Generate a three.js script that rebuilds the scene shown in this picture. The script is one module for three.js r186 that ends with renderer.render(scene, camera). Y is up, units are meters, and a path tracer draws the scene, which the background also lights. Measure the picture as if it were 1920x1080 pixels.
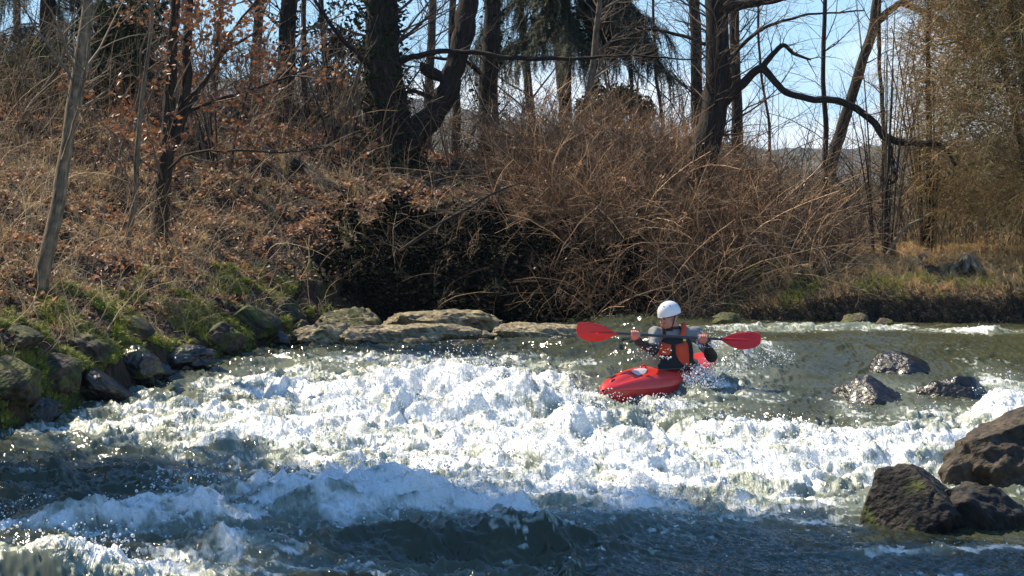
import * as THREE from 'three';
import { mergeGeometries, mergeVertices } from 'three/addons/utils/BufferGeometryUtils.js';
import { MarchingCubes } from 'three/addons/objects/MarchingCubes.js';
import { createNoise2D, createNoise3D } from 'simplex-noise';

// ------------------------------------------------------------------ camera, sky, sun, exposure
const scene = new THREE.Scene();
const EYE = 2.2;                                        // metres above the pool below the drop
const camera = new THREE.PerspectiveCamera(17.06, 16 / 9, 0.1, 4000);
camera.position.set(0, EYE, 0);
camera.rotation.x = -0.0583;
camera.updateMatrixWorld();
scene.add(camera);

const renderer = new THREE.WebGLRenderer({ antialias: true });
renderer.toneMapping = THREE.LinearToneMapping;
renderer.toneMappingExposure = 1.6;
renderer.shadowMap.enabled = true;

const SUN = new THREE.Vector3(-0.52, 0.72, -0.38).normalize();
const sun = new THREE.DirectionalLight(new THREE.Color(1, 0.87, 0.67), 5.0);
sun.position.copy(SUN).multiplyScalar(80).add(new THREE.Vector3(0, 0, -22));
sun.target.position.set(0, 0, -22);
sun.castShadow = true;
sun.shadow.mapSize.set(4096, 4096);
Object.assign(sun.shadow.camera, { left: -25, right: 25, top: 25, bottom: -25, near: 1, far: 200 });
scene.add(sun, sun.target);

function rng(seed) { return () => { seed = (seed + 0x6d2b79f5) | 0; let t = Math.imul(seed ^ (seed >>> 15), 1 | seed); t = (t + Math.imul(t ^ (t >>> 7), 61 | t)) ^ t; return ((t ^ (t >>> 14)) >>> 0) / 4294967296; }; }
const R0 = rng(11);
const n2 = createNoise2D(rng(1)), n3 = createNoise3D(rng(2)), m2 = createNoise2D(rng(3));
const sstep = (a, b, x) => { const t = Math.min(1, Math.max(0, (x - a) / (b - a))); return t * t * (3 - 2 * t); };
const lerp = (a, b, t) => a + (b - a) * t;
function fbm(x, y, o = 4) { let s = 0, a = 0.5; for (let i = 0; i < o; i++) { s += a * n2(x, y); x = x * 2.03 + 17.1; y = y * 2.03 - 9.3; a *= 0.5; } return s; }

{ // winter sky: pale blue, thin bright cloud low down all round
  const W = 1024, H = 512, d = new Float32Array(W * H * 4);
  for (let j = 0; j < H; j++) for (let i = 0; i < W; i++) {
    const el = ((j + 0.5) / H - 0.5) * Math.PI, az = ((i + 0.5) / W - 0.5) * 2 * Math.PI;
    const x = Math.cos(el) * Math.cos(az), y = Math.sin(el), z = Math.cos(el) * Math.sin(az);
    const t = sstep(-0.02, 0.42, Math.max(0, y));
    let c = [lerp(0.37, 0.07, t), lerp(0.60, 0.18, t), lerp(0.80, 0.42, t)];
    let cl = 0, a = 0.55, f = 3.2;
    for (let o = 0; o < 5; o++) { cl += a * n3(x * f, y * f * 4.5, z * f); a *= 0.52; f *= 2.1; }
    cl = sstep(-0.05, 0.6, cl + 0.5 * (1 - sstep(0.01, 0.065, y)) - 0.35 * sstep(0.05, 0.3, y)) * 0.85;
    const white = [0.84, 0.88, 0.92];
    for (let k = 0; k < 3; k++) d[(j * W + i) * 4 + k] = y < 0 ? 0.08 : lerp(c[k], white[k], cl);
    d[(j * W + i) * 4 + 3] = 1;
  }
  const sky = new THREE.DataTexture(d, W, H, THREE.RGBAFormat, THREE.FloatType);
  sky.mapping = THREE.EquirectangularReflectionMapping; sky.magFilter = THREE.LinearFilter; sky.minFilter = THREE.LinearFilter; sky.needsUpdate = true;
  scene.background = sky; scene.environment = sky;
}

// ------------------------------------------------------------------ helpers
const FOCAL = 540 / Math.tan(THREE.MathUtils.degToRad(17.06 / 2));
const AX = new THREE.Vector3(), AY = new THREE.Vector3(), AZ = new THREE.Vector3();
camera.matrixWorld.extractBasis(AX, AY, AZ);
const V = (x, y, z) => new THREE.Vector3(x, y, z);
// a place in the world, from where it is seen (1920 x 1080) and how far away it is
function at(px, py, d) { return V(0, EYE, 0).addScaledVector(AX, (px - 960) / FOCAL * d).addScaledVector(AY, (540 - py) / FOCAL * d).addScaledVector(AZ, -d); }
// the same on the water plane
function onWater(px, py, level = 0) { const p = at(px, py, 1), k = (level - EYE) / (p.y - EYE); return [p.x * k, p.z * k]; }
const taken = new Map();
function numbered(n) { const k = taken.get(n) || 0; taken.set(n, k + 1); return k ? n + '_' + String(k).padStart(3, '0') : n; }
function shade(o) { o.castShadow = true; o.receiveShadow = true; return o; }
function tag(o, label, category, group, kind) { o.userData.label = label; o.userData.category = category; if (group) o.userData.group = group; if (kind) o.userData.kind = kind; return o; }
function thing(name, label, category, group) { const g = new THREE.Group(); g.name = numbered(name); scene.add(g); return tag(g, label, category, group); }
function part(name, geo, mat, parent) { const m = shade(new THREE.Mesh(geo, mat)); m.name = name; parent.add(m); return m; }
function top(name, geo, mat, label, category, group, kind) { const m = shade(new THREE.Mesh(geo, mat)); m.name = numbered(name); scene.add(m); return tag(m, label, category, group, kind); }
const M4 = new THREE.Matrix4(), Q = new THREE.Quaternion(), E = new THREE.Euler();
function instances(name, geo, mat, list, parent) { // list of [x,y,z, rx,ry,rz, sx,sy,sz, r,g,b]
  const m = shade(new THREE.InstancedMesh(geo, mat, list.length)), c = new THREE.Color();
  list.forEach((a, i) => {
    M4.compose(V(a[0], a[1], a[2]), Q.setFromEuler(E.set(a[3], a[4], a[5], 'YXZ')), V(a[6], a[7], a[8])); m.setMatrixAt(i, M4);
    if (a.length > 9) m.setColorAt(i, c.setRGB(a[9], a[10], a[11]));
  });
  m.name = parent ? name : numbered(name); m.userData.kind = 'stuff'; (parent || scene).add(m); return m;
}
class Tubes { // tapered tubes collected into one geometry
  constructor() { this.p = []; this.n = []; this.u = []; this.i = []; }
  add(pts, rad, sides = 5, lump = 0) {
    const base = this.p.length / 3, L = pts.length, t = V(), a = V(), b = V(), nn = V(); let run = 0;
    let ref = V(0.31, 0.12, 0.94);
    for (let k = 0; k < L; k++) {
      t.copy(pts[Math.min(L - 1, k + 1)]).sub(pts[Math.max(0, k - 1)]).normalize();
      if (k) run += pts[k].distanceTo(pts[k - 1]);
      a.copy(ref).addScaledVector(t, -ref.dot(t)).normalize(); b.crossVectors(t, a); ref.copy(a);
      for (let s = 0; s <= sides; s++) {
        const w = s / sides * Math.PI * 2; nn.set(0, 0, 0).addScaledVector(a, Math.cos(w)).addScaledVector(b, Math.sin(w));
        let r = rad[k]; if (lump) { const q = s % sides; r *= 1 + lump * n3(Math.cos(q / sides * 6.283) * 1.6 + pts[0].x * 7, Math.sin(q / sides * 6.283) * 1.6, run * 2.2 + pts[0].z); }
        this.p.push(pts[k].x + nn.x * r, pts[k].y + nn.y * r, pts[k].z + nn.z * r); this.n.push(nn.x, nn.y, nn.z); this.u.push(w * rad[0], run);
      }
    }
    for (let k = 0; k < L - 1; k++) for (let s = 0; s < sides; s++) { const q = base + k * (sides + 1) + s, e = q + sides + 1; this.i.push(q, q + 1, e, q + 1, e + 1, e); }
    return this;
  }
  get empty() { return !this.i.length; }
  build() { const g = new THREE.BufferGeometry(); g.setAttribute('position', new THREE.Float32BufferAttribute(this.p, 3)); g.setAttribute('normal', new THREE.Float32BufferAttribute(this.n, 3)); g.setAttribute('uv', new THREE.Float32BufferAttribute(this.u, 2)); g.setIndex(this.i); return g; }
}
function texture(n, fn, color) { // fn(u, v) -> [r, g, b] in 0..1; wraps because it is given points on a torus
  const d = new Uint8Array(n * n * 4);
  for (let j = 0; j < n; j++) for (let i = 0; i < n; i++) { const c = fn(i / n, j / n); for (let k = 0; k < 3; k++) d[(j * n + i) * 4 + k] = Math.max(0, Math.min(255, c[k] * 255)); d[(j * n + i) * 4 + 3] = 255; }
  const t = new THREE.DataTexture(d, n, n); t.wrapS = t.wrapT = THREE.RepeatWrapping; t.magFilter = THREE.LinearFilter; t.minFilter = THREE.LinearMipmapLinearFilter; t.generateMipmaps = true; if (color) t.colorSpace = THREE.SRGBColorSpace; t.needsUpdate = true; return t;
}
const wrapNoise = (u, v, f, o = 4, sx = 1, sy = 1) => { // tiling fbm
  let s = 0, a = 0.5; for (let k = 0; k < o; k++) { const A = u * 6.2832, B = v * 6.2832, r = f / 6.2832; s += a * (n3(Math.cos(A) * r * sx + 5 * k, Math.sin(A) * r * sx, Math.cos(B) * r * sy) + n3(Math.sin(B) * r * sy, Math.cos(A) * r * sx + 9 * k, Math.sin(A) * r * sx + 31)) * 0.7; f *= 2; a *= 0.5; } return s; };
const barkTex = texture(256, (u, v) => { const g = 0.62 + 0.5 * wrapNoise(u, v, 14, 4, 1, 0.35) + 0.25 * wrapNoise(u + 0.3, v, 4, 2); return [g, g * 0.97, g * 0.92]; }, true);
const barkBump = texture(256, (u, v) => { const g = 0.5 + 0.8 * wrapNoise(u, v, 16, 4, 1, 0.3); return [g, g, g]; });
const soilTex = texture(512, (u, v) => { const g = 0.72 + 0.45 * wrapNoise(u, v, 22, 5) + 0.2 * wrapNoise(u, v + 0.4, 6, 2); return [g, g * 0.98, g * 0.95]; }, true);
const soilBump = texture(512, (u, v) => { const g = 0.5 + 0.7 * wrapNoise(u, v, 26, 5); return [g, g, g]; });
const stoneBump = texture(512, (u, v) => { const g = 0.5 + 0.55 * wrapNoise(u, v, 12, 6, 0.7, 1); return [g, g, g]; });
const stoneTex = texture(512, (u, v) => { const g = 0.75 + 0.4 * wrapNoise(u, v, 9, 6) + 0.15 * wrapNoise(u, v + 0.2, 60, 2); return [g, g * 0.98, g * 0.94]; }, true);
const std = (o) => new THREE.MeshStandardMaterial(o);
const rgb = (r, g, b) => new THREE.Color().setRGB(r, g, b);
function rep(t, x, y = x) { const c = t.clone(); c.repeat.set(x, y); c.needsUpdate = true; return c; }
const barkMat = (r, g, b) => std({ color: rgb(r, g, b), map: rep(barkTex, 2, 1), bumpMap: rep(barkBump, 2, 1), bumpScale: 0.012, roughness: 0.92 });
const MAT = {
  barkDark: barkMat(0.075, 0.058, 0.042), barkGrey: std({ color: rgb(0.29, 0.23, 0.155), map: rep(stoneTex, 1.5, 0.8), bumpMap: rep(stoneBump, 2, 1), bumpScale: 0.004, roughness: 0.85 }), barkMid: barkMat(0.12, 0.092, 0.064),
  twigDark: std({ color: rgb(0.085, 0.062, 0.045), roughness: 0.85 }), twigGrey: std({ color: rgb(0.19, 0.15, 0.105), roughness: 0.85 }), twigTan: std({ color: rgb(0.27, 0.2, 0.115), roughness: 0.8 }),
};
const leafMat = new THREE.MeshPhysicalMaterial({ color: 0xffffff, roughness: 0.7, transmission: 0.5, thickness: 0, side: THREE.DoubleSide });
const ivyMat = new THREE.MeshPhysicalMaterial({ color: 0xffffff, roughness: 1, specularIntensity: 0.25, side: THREE.DoubleSide });
const grassMat = new THREE.MeshPhysicalMaterial({ color: 0xffffff, roughness: 0.85, transmission: 0.25, thickness: 0, side: THREE.DoubleSide });
const needleMat = new THREE.MeshPhysicalMaterial({ color: 0xffffff, roughness: 0.7, transmission: 0.15, thickness: 0, side: THREE.DoubleSide });

// ------------------------------------------------------------------ the lie of the land
const SHORE = [[-11, 2], [-8, -4], [-6.6, -10], [-5.3, -14], [-4.5, -16.85], [-3.9, -19.3], [-3.57, -21.1], [-2.95, -23.4], [-2.65, -25.4], [-1.2, -26.3], [1, -26.5], [2.6, -26], [3.6, -25.5], [6.5, -25.2], [10, -25.4], [16, -27], [40, -36], [200, -90]];
function shore(x, z) { // [distance inland (negative over the river), x of the nearest point of the water's edge]
  let best = 1e9, sx = 0, side = 1;
  for (let k = 0; k < SHORE.length - 1; k++) {
    const [ax, az] = SHORE[k], [bx, bz] = SHORE[k + 1], dx = bx - ax, dz = bz - az, t = Math.max(0, Math.min(1, ((x - ax) * dx + (z - az) * dz) / (dx * dx + dz * dz)));
    const qx = ax + dx * t, qz = az + dz * t, dd = (x - qx) ** 2 + (z - qz) ** 2;
    if (dd < best - 1e-9) { best = dd; sx = qx; side = dx * (z - az) - dz * (x - ax) < 0 ? 1 : -1; }
  }
  return [Math.sqrt(best) * side, sx];
}
const curve = (pts) => (s) => { if (s <= pts[0][0]) return pts[0][1]; for (let k = 1; k < pts.length; k++) if (s < pts[k][0]) { const t = (s - pts[k - 1][0]) / (pts[k][0] - pts[k - 1][0]); return lerp(pts[k - 1][1], pts[k][1], t * t * (3 - 2 * t) * 0.35 + t * 0.65); } return pts[pts.length - 1][1]; };
const PROFILE_LEFT = curve([[-2, -0.9], [0, -0.12], [0.12, 0.34], [0.6, 0.72], [2, 1.4], [3.6, 2.15], [5.5, 2.9], [8, 3.45], [11, 3.3], [16, 2.2], [27, 1.1], [60, 0.9]]);
const PROFILE_MID = curve([[-2, -0.9], [0, -0.1], [0.45, 0.25], [0.9, 0.9], [1.6, 1.4], [3, 1.85], [5, 2.4], [7, 2.45], [12, 1.7], [25, 1.05], [60, 0.9]]);
const PROFILE_RIGHT = curve([[-2, -0.9], [-0.22, 0.0], [0.26, 0.6], [0.7, 0.76], [1.6, 0.94], [3, 1.04], [10, 1.0], [60, 0.9]]);
function land(x, z) {
  const [s, sx] = shore(x, z);
  const bx = lerp(sx, x, sstep(0.5, 4, s)), wl = 1 - sstep(-3.4, -1.4, bx + 0.25 * n2(z * 0.4, 3)), wr = sstep(1.6, 4.6, bx);
  let h = PROFILE_LEFT(s) * wl + PROFILE_MID(s) * (1 - wl) * (1 - wr) + PROFILE_RIGHT(s) * wr * (1 - wl);
  if (s > -0.5) { const k = sstep(-0.3, 0.6, s); h += k * (0.22 * fbm(x * 0.7, z * 0.7, 3) * (1 - 0.6 * wr) + 0.09 * fbm(x * 2.6, z * 2.6, 3)); }
  const near = lerp(-0.9, 0.6, sstep(-6.2, -3, z)) ;               // the bank the camera stands on
  return z > -6.2 ? Math.max(h, near) : h;
}
function grow(a, b, step, out, k = 1.22) { const c = []; for (let v = a; v <= b + 1e-6; v += step) c.push(v); let s = step, v = a, lo = []; while (v > -out) { s *= k; v -= s; lo.unshift(v); } s = step; v = c[c.length - 1]; const hi = []; while (v < out) { s *= k; v += s; hi.push(v); } return [...lo, ...c, ...hi]; }
function sheet(xs, zs, fn) {
  const nx = xs.length, nz = zs.length, p = new Float32Array(nx * nz * 3), c = new Float32Array(nx * nz * 3), u = new Float32Array(nx * nz * 2), idx = [];
  for (let j = 0; j < nz; j++) for (let i = 0; i < nx; i++) { const k = j * nx + i, [y, r, g, b] = fn(xs[i], zs[j]); p.set([xs[i], y, zs[j]], k * 3); c.set([r, g, b], k * 3); u.set([xs[i], zs[j]], k * 2); }
  for (let j = 0; j < nz - 1; j++) for (let i = 0; i < nx - 1; i++) { const a = j * nx + i; idx.push(a, a + nx, a + 1, a + 1, a + nx, a + nx + 1); }
  const g = new THREE.BufferGeometry(); g.setAttribute('position', new THREE.BufferAttribute(p, 3)); g.setAttribute('color', new THREE.BufferAttribute(c, 3)); g.setAttribute('uv', new THREE.BufferAttribute(u, 2)); g.setIndex(idx); g.computeVertexNormals(); return g;
}
function mossAt(x, z) { const [s, sx] = shore(x, z); if (sx > -2.2) return s < 1.5 && sx > 3 ? sstep(0.05, 0.3, fbm(x * 0.9 + 4, z * 0.9, 3)) * 0.7 : 0; return s < 1.1 && s > -0.1 ? sstep(0.0, 0.22, fbm(x * 1.3, z * 1.3 + 7, 3) + 0.05) : 0; }
{
  const xs = grow(-13, 13, 0.12, 1500), zs = grow(-44, -5, 0.13, 1500);
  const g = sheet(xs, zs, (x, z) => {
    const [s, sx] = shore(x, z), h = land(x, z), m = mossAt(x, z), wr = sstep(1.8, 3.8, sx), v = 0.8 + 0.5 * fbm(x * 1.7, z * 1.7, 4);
    const cut = wr * (1 - sstep(0.08, 0.2, s + 0.06 * n2(x * 5, z * 5))), wg = wr * (1 - cut); let c = [lerp(0.105, 0.34, wg) * v, lerp(0.062, 0.235, wg) * v, lerp(0.034, 0.11, wg) * v]; if (cut > 0) c = c.map((q) => lerp(q, 0.03 * v, cut));  // bare soil of the cut face, painted darker to stand for its shade
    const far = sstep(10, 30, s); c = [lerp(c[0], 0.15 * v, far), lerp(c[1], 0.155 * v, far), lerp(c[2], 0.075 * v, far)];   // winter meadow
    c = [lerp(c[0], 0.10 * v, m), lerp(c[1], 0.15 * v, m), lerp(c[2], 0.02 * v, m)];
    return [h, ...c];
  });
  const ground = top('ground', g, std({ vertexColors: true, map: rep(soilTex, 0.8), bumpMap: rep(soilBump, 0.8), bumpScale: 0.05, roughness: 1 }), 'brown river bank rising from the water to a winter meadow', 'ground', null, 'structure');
}
{ // wooded hills beyond the meadow
  const xs = [], zs = []; for (let x = -900; x <= 900; x += 9) xs.push(x); for (let z = -1100; z <= -420; z += 17) zs.push(z);
  const g = sheet(xs, zs, (x, z) => {
    const r = sstep(-430, -760, z), hgt = (lerp(15, 40, sstep(60, -110, x)) + 9 * fbm(x * 0.007, 2.2, 3)) * r + 3.4 * r * fbm(x * 0.09, z * 0.09, 3);
    const wood = sstep(-0.15, 0.1, fbm(x * 0.012, z * 0.02 + 5, 3) + 0.25 * r), v = 0.8 + 0.7 * fbm(x * 0.11, z * 0.11, 3);
    return [0.7 + hgt, lerp(0.13, 0.062, wood) * v, lerp(0.135, 0.066, wood) * v, lerp(0.085, 0.068, wood) * v];
  });
  top('hills', g, std({ vertexColors: true, roughness: 1 }), 'low wooded hills beyond the meadow on the skyline', 'hills', null, 'structure');
}

scene.fog = new THREE.FogExp2(0xcfe0f2, 0.0002);               // thin winter haze over the far hills

// ------------------------------------------------------------------ the river
// swells and piled-up waves: [px, py, half length along the crest, half width, height, turn]
const SWELLS = [
  [835, 752, 0.95, 0.48, 0.29, 0.15], [700, 775, 0.6, 0.35, 0.16, 0.2], [960, 770, 0.5, 0.35, 0.24, -0.2], [1075, 800, 0.28, 0.25, 0.28, 0.2], [1020, 745, 0.4, 0.3, 0.16, 0.1],
  [500, 745, 0.8, 0.3, 0.1, 0.2], [420, 800, 0.7, 0.3, 0.12, 0.25], [1230, 868, 0.7, 0.3, 0.12, 0.05], [1165, 785, 0.36, 0.55, -0.24, 0], [1245, 775, 0.36, 0.45, -0.18, 0], [1480, 850, 0.9, 0.3, 0.12, 0.0], [1700, 820, 0.8, 0.3, 0.13, 0.05], [1400, 810, 0.4, 0.3, 0.12, 0],
  [980, 850, 0.7, 0.35, 0.14, 0.1], [720, 915, 0.75, 0.34, 0.13, 0.3], [590, 935, 0.5, 0.3, 0.13, 0.2], [860, 1000, 0.8, 0.26, 0.17, -0.05], [1010, 1005, 0.5, 0.22, 0.1, -0.1], [340, 950, 0.42, 0.26, 0.16, 0.2], [450, 1015, 0.55, 0.26, 0.15, 0.15],
  [160, 960, 0.55, 0.24, 0.13, 0.1], [60, 1010, 0.6, 0.27, 0.14, 0.2], [130, 1080, 0.7, 0.3, 0.15, 0.0], [60, 1085, 0.5, 0.3, 0.16, 0.1], [620, 1085, 0.5, 0.25, 0.12, 0.1], [1180, 960, 0.6, 0.3, 0.09, 0], [1890, 790, 0.3, 0.3, 0.26, 0.2], [1500, 700, 0.8, 0.3, 0.08, 0], [210, 880, 0.7, 0.3, 0.1, 0.1], [1390, 715, 0.3, 0.3, 0.2, 0.4],
].map(([px, py, l, w, a, t]) => [...onWater(px, py), l, w, a, Math.cos(t), Math.sin(t)]);
// where the water is white: [px, py, half size along x, half size along z, strength]
const FOAM = [
  [820, 760, 1.7, 1.9, 1.2], [620, 800, 1.3, 1.5, 0.85], [1000, 820, 1.7, 1.8, 1.2], [1250, 850, 1.7, 1.6, 1.15], [1500, 840, 1.7, 1.3, 1.15], [1750, 830, 1.5, 1.0, 1.0], [1920, 790, 0.7, 1.2, 1.0], 
  [430, 770, 1.2, 1.6, 0.62], [260, 790, 1.2, 0.9, 0.5], [700, 900, 1.1, 0.9, 0.9], [950, 910, 1.3, 0.8, 0.8], [1200, 920, 1.2, 0.7, 0.6], [1480, 900, 1.0, 0.5, 0.5], [560, 930, 0.7, 0.6, 0.6],
  [330, 960, 0.7, 0.45, 0.62], [90, 970, 0.8, 0.5, 0.6], [450, 1010, 0.5, 0.4, 0.45], [100, 1060, 0.7, 0.4, 0.75], [250, 1070, 0.6, 0.4, 0.7], [480, 1060, 0.4, 0.2, 0.4], [600, 720, 1.4, 1.8, 0.42], [1380, 700, 0.5, 1.6, 0.6], [1340, 740, 0.5, 0.8, 0.4],
  [700, 690, 1.4, 0.8, 0.4], [960, 700, 1.0, 1.0, 0.45], [850, 980, 0.7, 0.3, 0.55], [1900, 740, 0.4, 1.2, 0.5],
  [1430, 657, 0.8, 0.5, 0.62], [1600, 655, 1.0, 0.4, 0.6], [1850, 663, 0.8, 0.4, 0.6], [1500, 650, 0.6, 0.3, 0.4], [1715, 765, 0.25, 0.7, 0.6], [1660, 735, 0.5, 0.5, 0.35], [1590, 760, 0.15, 0.6, 0.45], [1690, 1003, 0.35, 0.1, 0.5], [1860, 1000, 0.35, 0.1, 0.5], [1810, 912, 0.3, 0.12, 0.45], [1760, 1040, 0.8, 0.15, 0.25], [1450, 1010, 1.2, 0.3, 0.12], [700, 1050, 1.0, 0.4, 0.4],
].map(([px, py, a, b, s]) => [...onWater(px, py, 0), a, b, s]);
function foamField(x, z) { let q = 1; for (const [fx, fz, a, b, s] of FOAM) { const e = ((x - fx) / a) ** 2 + ((z - fz) / b) ** 2; if (e < 6) q *= Math.max(0, 1 - s * Math.exp(-e * 0.9)); } return 1 - q; }
function level(x, z) { // the drop: high water upstream on the far right, low pool in front
  const d = -z, right = sstep(0.9, 2.2, x + 0.1 * (d - 20));
  const r = lerp(-0.1, 0.27, sstep(17.9, 21.4, d + 0.35 * n2(x * 0.5, 1.7))), l = lerp(-0.12, 0.1, sstep(14, 24, d));
  return lerp(l, r, right);
}
function water(x, z, F) {
  let h = level(x, z);
  for (const [sx, sz, l, w, a, c, s] of SWELLS) { const dx = x - sx, dz = z - sz, u = (dx * c + dz * s) / l, v = (-dx * s + dz * c) / w, e = u * u + v * v; if (e < 9) { const q = v > 0 ? v * 1.25 : v * 0.8; h += a * Math.exp(-(u * u) - q * q); } }
  const slide = sstep(1.6, 2.6, x) * sstep(17.8, 18.6, -z), calm = Math.max(sstep(20.6, 23, -z) * sstep(2, 3.5, x), 0.8 * slide), pond = sstep(0.2, 0.9, x) * sstep(14.2, 12.6, -z), still = Math.max(calm * 0.8, pond * 0.7);
  const fx = x * 0.86 + z * 0.5, fz = z * 0.86 - x * 0.5, wx = 0.3 * n2(fx * 1.1, fz * 0.9 + 8), wz = 0.25 * n2(fx * 0.9 + 5, fz * 1.2);
  const A = (1 - still);
  h += A * 0.11 * (0.45 - Math.abs(n2(fx * 0.85 + wx, fz * 1.25 + wz))) + A * 0.055 * (0.45 - Math.abs(m2(fx * 1.9 + wx * 2, fz * 2.8 + wz * 2))) ;
  h += 0.022 * (0.4 + 0.6 * A) * (0.4 - Math.abs(n2(fx * 4.4 + wx * 3, fz * 6.2 + wz * 3))) + 0.010 * (0.5 + 0.5 * A) * n2(fx * 10.5, fz * 14 + 3) + 0.0045 * m2(fx * 24, fz * 33) + 0.0022 * n2(fx * 55, fz * 70);
  if (F > 0.02) { // churned foam: heaped billows
    const k = sstep(0.15, 0.85, F);
    const jx = 0.05 * n2(x * 5, z * 5), jz = 0.05 * m2(x * 5, z * 5);
    h += k * (0.12 * Math.abs(m2(x * 1.0 + wx, z * 1.4 + 40)) + 0.05 * Math.abs(n2(x * 2.3 + 20 + wx, z * 2.6)) + 0.018 * Math.abs(m2((x + jx) * 5.7, (z + jz) * 5.4 + 12)) + 0.008 * Math.abs(n2((x + jx) * 13 + 2, (z + jz) * 11)) + 0.004 * m2(x * 29, z * 25) - 0.04);
  }
  return h;
}
const SPRAY = [];
{
  const NX = 960, NZ = 860, zn = 7.2, zf = 27.6, p = new Float32Array(NX * NZ * 3), u = new Float32Array(NX * NZ * 2), c = new Float32Array(NX * NZ * 3), mask = new Float32Array(NX * NZ), wet = new Uint8Array(NX * NZ), R = rng(5);
  for (let j = 0; j < NZ; j++) {
    const d = zn * Math.pow(zf / zn, j / (NZ - 1)), hw = 0.29 * d + 0.9;
    for (let i = 0; i < NX; i++) {
      const t = i / (NX - 1) * 2 - 1, o = Math.max(0, Math.abs(t) - 0.94) / 0.06, x = hw * t + Math.sign(t) * o * o * 9, z = -d, k = j * NX + i;
      const F = foamField(x, z), y = water(x, z, F);
      p[k * 3] = x; p[k * 3 + 1] = y; p[k * 3 + 2] = z; u[k * 2] = x; u[k * 2 + 1] = z + y * 1.8;
      const fx = x * 0.86 + z * 0.5, fz = z * 0.86 - x * 0.5;
      // lacy foam: broad patches, threads drawn out along the current, fine bubbles
      const q = y * 2.2, lace = 0.62 * fbm(x * 0.8 + 3, z * 0.8, 3) + 0.5 * (0.4 - Math.abs(n3(fx * 1.3, q, fz * 2.6) + 0.4 * n3(x * 3.4, q * 3, z * 3.4))) + 0.34 * (0.3 - Math.abs(n3(x * 6, q * 5, z * 5))) + 0.24 * n3(x * 14, q * 11, z * 10) + 0.1 * n3(x * 30, q * 24, z * 20);
      mask[k] = F * 1.12 + lace * (0.95 - 0.1 * F) - 0.6 + 0.9 * Math.max(0, y - level(x, z) - 0.06) * (F > 0.1 ? 1 : 0.4);
      const g = land(x, z); wet[k] = g < y + 0.25 ? 1 : 0;
      const a = 0.5 + 0.5 * fbm(x * 0.8, z * 0.6 + 30, 3), b = sstep(0.05, 0.6, F);   // air beaten into the water makes it milky
      if (mask[k] > 0) { const v = sstep(-0.1, 0.75, mask[k] + 0.42 * n3(fx * 1.6, y * 4, fz * 3.2 + 9) + 0.26 * n3(x * 6, y * 9, z * 5) + 0.06 * n3(x * 19, y * 22, z * 16)); c.set([lerp(0.24, 0.84, v), lerp(0.28, 0.85, v), lerp(0.21, 0.80, v)], k * 3); }   // thin froth lets the green water show
      else c.set([lerp(lerp(0.036, 0.07, a), 0.17, b), lerp(lerp(0.042, 0.075, a), 0.19, b), lerp(lerp(0.027, 0.036, a), 0.14, b)], k * 3);
      if (mask[k] > 0.5 && F > 0.55 && R() < 0.05 * (y - level(x, z)) * 1.6) SPRAY.push([x, y, z, y - level(x, z)]);
    }
  }
  const iw = [], iff = [];
  for (let j = 0; j < NZ - 1; j++) for (let i = 0; i < NX - 1; i++) {
    const a = j * NX + i, b = a + 1, e = a + NX, f = e + 1;
    if (!(wet[a] | wet[b] | wet[e] | wet[f])) continue;
    (mask[a] + mask[b] + mask[e] > 0 ? iff : iw).push(a, b, e); (mask[b] + mask[e] + mask[f] > 0 ? iff : iw).push(b, f, e);
  }
  const g = new THREE.BufferGeometry(); g.setAttribute('position', new THREE.BufferAttribute(p, 3)); g.setAttribute('uv', new THREE.BufferAttribute(u, 2)); g.setAttribute('color', new THREE.BufferAttribute(c, 3));
  const all = new Uint32Array(iw.length + iff.length); all.set(iw); all.set(iff, iw.length); g.setIndex(new THREE.BufferAttribute(all, 1)); g.computeVertexNormals();
  const cut = (idx) => { // only the vertices it uses
    const m = new Map(), P = [], N = [], U = [], C = [], I = new Uint32Array(idx.length), n = g.attributes.normal.array;
    for (let k = 0; k < idx.length; k++) { let v = m.get(idx[k]); if (v === undefined) { v = m.size; m.set(idx[k], v); const q = idx[k]; P.push(p[q * 3], p[q * 3 + 1], p[q * 3 + 2]); N.push(n[q * 3], n[q * 3 + 1], n[q * 3 + 2]); U.push(u[q * 2], u[q * 2 + 1]); C.push(c[q * 3], c[q * 3 + 1], c[q * 3 + 2]); } I[k] = v; }
    const o = new THREE.BufferGeometry(); for (const [nm, ar, w] of [['position', P, 3], ['normal', N, 3], ['uv', U, 2], ['color', C, 3]]) o.setAttribute(nm, new THREE.Float32BufferAttribute(ar, w)); o.setIndex(new THREE.BufferAttribute(I, 1)); return o;
  };
  top('river_water', cut(iw), new THREE.MeshPhysicalMaterial({ vertexColors: true, roughness: 0.09, ior: 1.33, metalness: 0, side: THREE.DoubleSide }), 'murky olive green river running fast between the banks', 'river', null, 'structure');
  top('white_water_foam', cut(iff), std({ vertexColors: true, roughness: 0.45, bumpMap: rep(stoneBump, 2.2), bumpScale: 0.015, side: THREE.DoubleSide }), 'churning white foam of the rapids below the drop', 'foam', null, 'stuff');
  console.log('water tris', iw.length / 3 | 0, 'foam tris', iff.length / 3 | 0, 'spray', SPRAY.length);
}
const waterAt = (x, z) => water(x, z, foamField(x, z));

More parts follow.
